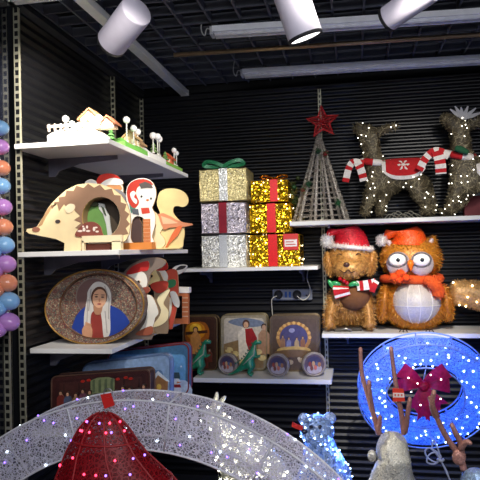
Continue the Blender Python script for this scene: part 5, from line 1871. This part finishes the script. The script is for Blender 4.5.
# ================================================================== FLOOR FIGURES
# tall net arch
AY = 1.95
s_ = pxs(AY, 150)
ac = at(150, 640, Y=AY)
ac = Vector((-.751, AY, .048))
ro, ri, ad = .955, .79, .15
ar = thing('net_arch', 'huge white net arch with coloured lights across the foreground', 'light arch', (ac.x, AY, 0))
ANET = mesh_mat('white_thread_arch_net', 88, .085, .3, .5, 0, (1, 1, 1), .14)
w = MB()
angs = [PI + .0001 - PI * i / 96 for i in range(97)]
prof = [(ac.x - (ro), ac.x - ri)]
def aring(i, rr, y_):
    if i < 0:
        return Vector((ac.x - rr, y_, ac.z * (1 + i / 8)))
    if i > 96:
        return Vector((ac.x + rr, y_, ac.z * (1 - (i - 96) / 8)))
    a = angs[i]
    return Vector((ac.x + rr * math.cos(a), y_, ac.z + rr * math.sin(a)))
ids = list(range(-8, 105))
sect = [(ro, AY), (ro, AY + ad), (ri, AY + ad), (ri, AY)]
vs = []
for i in ids:
    for q in range(4):
        r0, y0 = sect[q]; r1, y1 = sect[(q + 1) % 4]
        for t in (0, .5):
            p = aring(i, r0 + (r1 - r0) * t, y0 + (y1 - y0) * t)
            p.z = max(p.z, .002); vs.append(p)
fs = [(k * 8 + j, k * 8 + (j + 1) % 8, (k + 1) * 8 + (j + 1) % 8, (k + 1) * 8 + j) for k in range(len(ids) - 1) for j in range(8)]
w.add(vs, fs, (226, 222, 236), False)
w.build('net_cover', ANET, ar)
w = MB()
for (rr, y_) in sect:
    w.tube([Vector((p.x, p.y, max(p.z, .005))) for p in (aring(i, rr, y_) for i in ids)], .004, (222, 220, 226), 6)
for i in range(4, 96, 12):
    w.tube([aring(i, *sect[0]), aring(i, *sect[1]), aring(i, *sect[2]), aring(i, *sect[3])], .004, (222, 220, 226), 6, True)
w.build('wire_frame', PAINT(), ar)
rng = random.Random(4)
def arch_pts(n, seed):
    rng = random.Random(seed); P_ = []
    for k in range(n):
        i = int(8 + 80 * (k + rng.random()) / n)
        rr = rng.uniform(ri, ro); P_.append(aring(i, rr, AY - .005))
        if k % 3 == 0: P_[-1] = aring(i, ro + .004, AY + rng.uniform(0, ad))
    return P_
light_string(ar, arch_pts(46, 2), glow('violet_bulb', (.3, .16, 1), 2.6), .0036, (200, 200, 210), .0010)
light_string(ar, arch_pts(30, 3), glow('cool_bulb', (.7, .85, 1), 8.0), .0032, (200, 200, 210), .0010)
# red tag hanging from the arch
w = MB(); c = at(107, 400, Y=AY - .02)
w.prism([c + Vector((x_ * s_, 0, z_ * s_)) for x_, z_ in ((-7, 5), (4, 7), (8, -5), (-3, -9))], (0, .003, 0), (214, 38, 34))
w.build('price_tag', PAINT(), ar)
w = MB(); w.tube([at(108 + 4.2 * math.cos(a), 393 + 4.2 * math.sin(a), Y=AY - .018) for a in np.linspace(0, 2 * PI, 21)[:-1]], .0022, (190, 190, 190), 6, True); w.build('tag_ring', STEEL(), ar)

# red net cone in front of the arch
RY = 1.72
s2 = pxs(RY, 108)
rc = at(108, 480, Y=RY)
rd = thing('red_net_figure', 'dark red net cone with lights standing before the white arch', 'light figure', (rc.x, RY, 0))
prof = [(412, 103, 0), (412.8, 103.5, 6), (415, 104, 11.5), (420, 104, 18), (428, 104, 25.5), (440, 104.5, 33), (452, 106, 41), (464, 110, 50), (476, 114, 59), (490, 118, 68), (520, 122, 82), (580, 124, 100), (700, 124, 118)]
w = MB()
prs = []
for (v, u, r) in prof:
    p = at(u, v, Y=RY)
    prs.append((max(p.z, .003), p.x, max(r, .15) * s2))
if prs[-1][0] > .01:
    prs.append((.003, prs[-1][1], prs[-1][2] * 1.03))
SEG = 40
def rp(k, a, out=0.0):
    z, x_, r = prs[k]
    return Vector((x_ + (r + out) * math.cos(a), RY + (r + out) * .6 * math.sin(a), z))
w.add([rp(k, 2 * PI * j / SEG) for k in range(len(prs)) for j in range(SEG)],
      [(k * SEG + j, k * SEG + (j + 1) % SEG, (k + 1) * SEG + (j + 1) % SEG, (k + 1) * SEG + j) for k in range(len(prs) - 1) for j in range(SEG)], (150, 10, 24), True)
w.build('net_cover', mesh_mat('red_thread_net', 75, .10, .35, .5, 0, (1, 1, 1), .5), rd)
w = MB()
for j in range(8):
    a = 2 * PI * j / 8 + .25
    w.tube([rp(k, a, .001) for k in range(1, len(prs))], .003, (150, 20, 26), 6)
for k in (5, 8, 11):
    w.tube([rp(k, 2 * PI * j / SEG, .001) for j in range(SEG)], .0035, (150, 24, 28), 6, True)
w.build('wire_frame', PAINT(), rd)
rng = random.Random(9)
def cone_pts(n, seed):
    rng = random.Random(seed); P_ = []
    for i in range(n):
        k = rng.randint(3, 9); P_.append(rp(k, rng.uniform(-PI * .95, -.05), .004))
    P_.sort(key=lambda p: -p.z)
    return P_
light_string(rd, cone_pts(16, 3), glow('red_bulb', (1, .05, .12), 3.0), .0038, (120, 20, 26), .001)
light_string(rd, cone_pts(14, 6), glow('violet_bulb', (.3, .16, 1), 2.6), .0036, (120, 20, 26), .001)


# glitter reindeer figures on the floor
def floor_deer(label, J, E_, col, mtb, fz, seed):
    c = J['chest'][0]
    o = thing('glitter_reindeer', label, 'reindeer', (c.x, c.y, 0), 'big reindeer on the floor')
    w = MB(); w.skin(J, E_, col, 2)
    fc = list(w.f)
    w.fuzz(fz, .016, .0028, [col, tuple(min(255, c + 34) for c in col), tuple(int(c * .72) for c in col)], True, .005, seed)
    o2 = w.build('body', mtb, o)
    return o, w, fc


def add_legs(J, E_, front, back, Yc, dy, r):
    for nm, top, dx in (('f', front, 0.0), ('h', back, .0)):
        for sgn in (-1, 1):
            t = J[top][0]
            k1, k2 = f'{nm}{sgn}1', f'{nm}{sgn}2'
            J[k1] = (Vector((t.x + dx + .01, t.y + sgn * dy, t.z * .5)), r); J[k2] = (Vector((t.x + dx - .01, t.y + sgn * dy, r * .8)), r * .9)
            E_ += [(top, k1), (k1, k2)]


GY_ = 2.25
s_ = pxs(GY_, 392)
J = {'chest': px_joint(388, 510, GY_ + .10, 33), 'neck': px_joint(392, 474, GY_ + .05, 21), 'nape': px_joint(394, 458, GY_, 17), 'head': px_joint(392.5, 446, GY_ + .02, 18), 'cl': px_joint(385, 439, GY_ + .02, 9), 'cr': px_joint(401, 438, GY_ + .02, 9), 'muzzle': px_joint(392, 446, GY_ + .14, 11),
     'loin': px_joint(394, 516, GY_ + .35, 28), 'rump': px_joint(402, 512, GY_ + .52, 28)}
E_ = [('chest', 'neck'), ('neck', 'nape'), ('nape', 'head'), ('head', 'cl'), ('head', 'cr'), ('head', 'muzzle'), ('chest', 'loin'), ('loin', 'rump')]
for nm, top in (('f', 'chest'), ('h', 'rump')):
    for sgn in (-1, 1):
        t = J[top][0]
        J[f'{nm}{sgn}a'] = (Vector((t.x + sgn * .07, t.y, t.z * .5)), .04); J[f'{nm}{sgn}b'] = (Vector((t.x + sgn * .075, t.y - .01, .03)), .035)
        E_ += [(top, f'{nm}{sgn}a'), (f'{nm}{sgn}a', f'{nm}{sgn}b')]
ge, wg, fcg = floor_deer('silver glitter reindeer with copper antlers, standing in front of the blue wreath', J, E_, (222, 216, 200), flake_mat('pale_glitter', 300, .4, .12, .6), 2600, 17)
COP = (190, 136, 122)
CPM = flake_mat('copper_glitter', 380, .4, .35, .5)
def antler(root, lines, r0):
    w = MB()
    for L_ in lines:
        p = smooth_open([at(u, v, Y=y_) for u, v, y_ in L_], 5); n = len(p)
        w.tube(p, [r0 * (1 - .35 * i / n) for i in range(n)], COP, 8)
        w.ell(p[-1], r0 * .66, COP, 8, 6)
    w.build('antler', CPM, root)
antler(ge, [[(379, 434, GY_), (374, 416, GY_ - .01), (368, 396, GY_ - .02), (362, 375, GY_ - .02), (360.5, 349, GY_ - .02)], [(372, 410, GY_ - .01), (370, 396, GY_ - .03), (369, 382, GY_ - .04)], [(378, 432, GY_), (379.5, 424, GY_ - .02), (380, 417, GY_ - .03)]], .0105)
antler(ge, [[(404, 434, GY_), (401, 412, GY_ - .01), (397, 392, GY_ - .02), (394, 372, GY_ - .02), (391, 348, GY_ - .02)], [(405, 432, GY_), (408, 412, GY_ - .03), (410, 399, GY_ - .04)]], .0105)
w = MB(); c = at(398.5, 394, Y=GY_ - .05)
w.prism([c + Vector((x_ * s_, 0, z_ * s_)) for x_, z_ in ((-5.5, 5.5), (5, 5), (6, -7), (-5.5, -7.5))], (0, .003, 0), (226, 60, 40))
w.prism([c + Vector((x_ * s_, -.0008, z_ * s_)) for x_, z_ in ((-5.2, 1.2), (5, 1), (5.4, -3.2), (-5.2, -3.4))], (0, .0008, 0), (246, 232, 224))
for k in range(3):
    w.prism([c + Vector(((-4 + 3 * k + x_) * s_, -.0016, z_ * s_)) for x_, z_ in ((0, 0), (1.8, 0), (1.8, -2), (0, -2))], (0, .0008, 0), (216, 110, 96))
w.build('price_tag', PAINT(), ge)
w = MB(); w.ell(J['nape'][0] + Vector((-.078, .0, .005)), (.016, .014, .022), (206, 202, 190), 12, 8); w.build('ear', flake_mat('silver_glitter', 300, .35, .35, .6), ge)

# pale blue reindeer at the right edge
HY_ = 2.05
J = {'head': px_joint(472, 478, HY_, 14), 'muzzle': px_joint(482, 482, HY_ - .12, 9), 'nape': px_joint(474, 492, HY_ + .06, 17), 'chest': px_joint(486, 545, HY_ + .16, 36), 'loin': px_joint(510, 548, HY_ + .3, 32), 'rump': px_joint(535, 548, HY_ + .45, 32)}
E_ = [('head', 'muzzle'), ('head', 'nape'), ('nape', 'chest'), ('chest', 'loin'), ('loin', 'rump')]
for nm, top in (('f', 'chest'), ('h', 'rump')):
    for sgn in (-1, 1):
        t = J[top][0]
        J[f'{nm}{sgn}a'] = (Vector((t.x + sgn * .07, t.y, t.z * .5)), .04); J[f'{nm}{sgn}b'] = (Vector((t.x + sgn * .075, t.y - .01, .03)), .035)
        E_ += [(top, f'{nm}{sgn}a'), (f'{nm}{sgn}a', f'{nm}{sgn}b')]
gr, w2, fc2 = floor_deer('pale blue reindeer with copper antlers, in the bottom right corner', J, E_, (158, 186, 222), flake_mat('silver_glitter', 300, .35, .35, .6), 2200, 19)
light_string(gr, surf_pts(w2, 40, 3, fc2, -.1, .004), glow('ice_blue_bulb', (.52, .74, 1), 14.0), .004, (160, 180, 220))
antler(gr, [[(464, 470, HY_), (459, 455, HY_), (447, 438, HY_ - .01), (437, 418, HY_ - .02), (430, 398, HY_ - .03)], [(436, 416, HY_ - .02), (432, 405, HY_ - .05), (434, 392, HY_ - .06)],
            [(461, 458, HY_), (461, 444, HY_ - .02), (456, 434, HY_ - .03), (452, 425, HY_ - .03)], [(461, 448, HY_ - .02), (466, 442, HY_ - .04), (470, 443, HY_ - .05)]], .011)
w = MB(); w.ell(at(459, 457, Y=HY_ - .01), (.022, .014, .026), COP, 14, 10); w.build('antler_base', CPM, gr)

# small lit reindeer seen through the arch
LY = 2.42
J = {'chest': px_joint(235, 446, LY, 19), 'loin': px_joint(262, 450, LY + .03, 19), 'rump': px_joint(287, 458, LY + .06, 18), 'neck': px_joint(220, 425, LY, 12), 'head': px_joint(212, 413, LY, 10), 'snout': px_joint(200, 417, LY, 6)}
E_ = [('loin', 'chest'), ('loin', 'rump'), ('chest', 'neck'), ('neck', 'head'), ('head', 'snout')]
for nm, top in (('f', 'chest'), ('h', 'rump')):
    for sgn in (-1, 1):
        t = J[top][0]
        J[f'{nm}{sgn}a'] = (Vector((t.x, t.y + sgn * .05, t.z * .5)), .03); J[f'{nm}{sgn}b'] = (Vector((t.x - .01, t.y + sgn * .05, .024)), .026)
        E_ += [(top, f'{nm}{sgn}a'), (f'{nm}{sgn}a', f'{nm}{sgn}b')]
gl, w2, fc2 = floor_deer('small bright reindeer shining through the white arch net', J, E_, (206, 206, 196), flake_mat('silver_glitter', 300, .35, .35, .6), 2000, 23)
light_string(gl, surf_pts(w2, 80, 5, fc2, -.1, .006, lambda p: p.z > .5), glow('milk_bulb', (1, .97, .8), 16.0), .0042, (200, 200, 180))
for L_ in ([(213, 408), (216, 399), (217, 392)], [(216, 410), (221, 402), (225.5, 396)]):
    w = MB(); p = smooth_open([at(u, v, Y=LY) for u, v in L_], 4); w.tube(p, [.012, .013, .013, .012, .011, .010, .009, .007, .005][:len(p)], (226, 224, 206), 8)
    w.build('ear', flake_mat('silver_glitter', 300, .35, .35, .6), gl)

for (u, v) in ((225, 428), (255, 446), (285, 458)):
    l = bpy.data.lights.new('deer_glow', 'POINT'); l.energy = .35; l.color = (1, .95, .8); l.shadow_soft_size = .03
    lo_ = bpy.data.objects.new('deer_glow', l); COL.objects.link(lo_); lo_.parent = gl
    lo_.location = at(u, v, Y=LY - .16) - gl.location

# blue-white lit bear
BYB = 2.75
s_ = pxs(BYB, 320)
br = thing('lit_bear', 'blue-white lit crystal bear peeking out behind the arch on the right', 'bear figure', (at(325, 470, Y=BYB).x, BYB, 0))
J = {'chest': px_joint(324, 466, BYB + .03, 17), 'belly': px_joint(330, 500, BYB + .06, 22), 'low': px_joint(332, 540, BYB + .08, 24), 'neck': px_joint(320, 444, BYB, 14), 'head': px_joint(317, 431, BYB - .03, 15), 'muzzle': px_joint(309, 436, BYB - .12, 9)}
E_ = [('belly', 'chest'), ('belly', 'low'), ('chest', 'neck'), ('neck', 'head'), ('head', 'muzzle')]
for sgn in (-1, 1):
    t = J['low'][0]
    J[f'l{sgn}'] = (Vector((t.x + sgn * .10, t.y - .06, .10)), .06); J[f'p{sgn}'] = (Vector((t.x + sgn * .10, t.y - .12, .045)), .045); E_ += [('low', f'l{sgn}'), (f'l{sgn}', f'p{sgn}')]
    t = J['chest'][0]
    J[f'a{sgn}'] = (Vector((t.x + sgn * .12, t.y - .04, t.z - .10)), .04); J[f'b{sgn}'] = (Vector((t.x + sgn * .11, t.y - .14, t.z - .2)), .034); E_ += [('chest', f'a{sgn}'), (f'a{sgn}', f'b{sgn}')]
CRY = flake_mat('glow_tinted_crystal', 130, .2, .1, .9)  # bear's blue comes from its LED glow, put into the body colour
w = MB(); w.skin(J, E_, (150, 178, 232), 2); w.ell(at(317, 430, Y=BYB - .03), (17 * s_, 15 * s_, 15.5 * s_), (150, 178, 232), 22, 16); fc2 = list(w.f); w.fuzz(900, .022, .004, [(190, 206, 244), (110, 150, 236), (236, 240, 250)], True, .006, 3)
w.build('body', CRY, br)
for u, v in ((304, 419), (330, 418)):
    w2_ = MB(); w2_.ell(at(u, v, Y=BYB - .03), (6 * s_, 3.4 * s_, 6 * s_), (170, 192, 238), 14, 10); w2_.build('ear', CRY, br)
w2_ = MB(); w2_.ell(at(304.5, 431.5, Y=BYB - .17), (.014, .01, .011), (30, 34, 60), 10, 8); w2_.build('nose', GLOSS(), br)
for u in (311, 320):
    w2_ = MB(); w2_.ell(at(u, 427, Y=BYB - .118), .009, (20, 24, 50), 10, 8); w2_.build('eye', GLOSS(), br)
w2_ = MB()
strip(w2_, [at(292, 424, Y=BYB - .10), at(297, 426.5, Y=BYB - .12), at(303, 428.5, Y=BYB - .15)], .010, .004, [(206, 44, 40)]); w2_.build('ribbon', FABRIC(), br)
light_string(br, surf_pts(w, 80, 9, fc2, .1, .005, lambda p: p.z > .3), glow('ice_blue_bulb', (.52, .74, 1), 8.0), .0036, (160, 180, 230))
for (u, v, e_) in ((292, 440, 1.1), (345, 452, 1.3), (318, 405, .8)):
    l = bpy.data.lights.new('bear_glow', 'POINT'); l.energy = e_; l.color = (.12, .28, 1); l.shadow_soft_size = .03
    lo_ = bpy.data.objects.new('bear_glow', l); COL.objects.link(lo_); lo_.parent = br
    lo_.location = at(u, v, Y=BYB + .02) - br.location

# white cable coil hanging under the wreath
w = MB()
CYY = 3.3
w.tube(smooth_open([at(u, v, Y=CYY + .03) for u, v in ((434, 440), (432, 448), (437, 452), (441, 457), (436, 462), (428, 458), (425, 451), (430, 448), (437, 455), (442, 463), (447, 472), (450, 484), (449, 500))], 6), .0042, (206, 206, 210), 6)
w.tube(smooth_open([at(u, v, Y=CYY + .01) for u, v in ((434, 440), (438, 449), (440, 459), (434, 464), (427, 462), (429, 455), (436, 453), (443, 465), (449, 478), (455, 490))], 6), .0042, (206, 206, 210), 6)
w.tube(smooth_open([at(u, v, Y=CYY) for u, v in ((437, 459), (441, 461), (444, 459))], 4), .008, (190, 190, 194), 6)
q = wc + TILT @ Vector((.03, .05, -Rm - rw))
w.tube([at(434, 440, Y=CYY + .02), q], .0035, (206, 206, 210), 6)
w.tube(smooth_open([at(449, 499, Y=CYY + .03), Vector((at(449, 499, Y=CYY).x + .03, CYY + .1, .2)), Vector((at(449, 499, Y=CYY).x + .1, CYY + .2, .006))], 6), .0042, (206, 206, 210), 6)
w.build('power_cord', MATTE(), wr)

# ================================================================== PASTEL BALLS at the left edge
gx = -1.33
gb = thing('ball_garland', 'hanging garland of pastel balls at the left edge', 'ball garland', (gx - .06, 2.08, at(4, 330, X=gx).z))
BCOL = [(140, 190, 236), (200, 140, 212), (240, 150, 112)]
rows = [(0, 128, 0), (0, 147, 1), (1, 168, 2), (1, 186, 0), (2.5, 207, 1), (3, 227, 2), (4.5, 245, 0), (6, 264, 1), (7, 283, 2), (9, 301, 0), (9, 322, 1)]
cord = []
for k, (u, v, c) in enumerate(rows):
    Yb_ = 2.12
    p = at(u, v, Y=Yb_)
    r_ = (8.6 + .16 * k) * pxs(Yb_, 5)
    cord.append(Vector((p.x - .012, Yb_ + .012, p.z)))
    for (dx, dy, dz) in ((0, 0, 0), (-.040, -.025, -.022), (-.05, .03, .012)):
        w = MB(); q = p + Vector((dx, dy, dz))
        w.ell(q, (r_ * 1.08, r_, r_ * .9), BCOL[c], 18, 12, Matrix.Rotation(.2, 3, 'Y'))
        w.tube([q, q + Vector((-.004, 0, r_ * .98))], .004, (220, 220, 220), 6)
        w.build('ball', mat('pearl_plastic', .22, 0, .04, coat=.3), gb)
w = MB()
cord = [Vector((cord[0].x, cord[0].y, 2.95))] + cord
w.tube(cord, .002, (220, 214, 206), 5)
w.build('cord', MATTE(), gb)
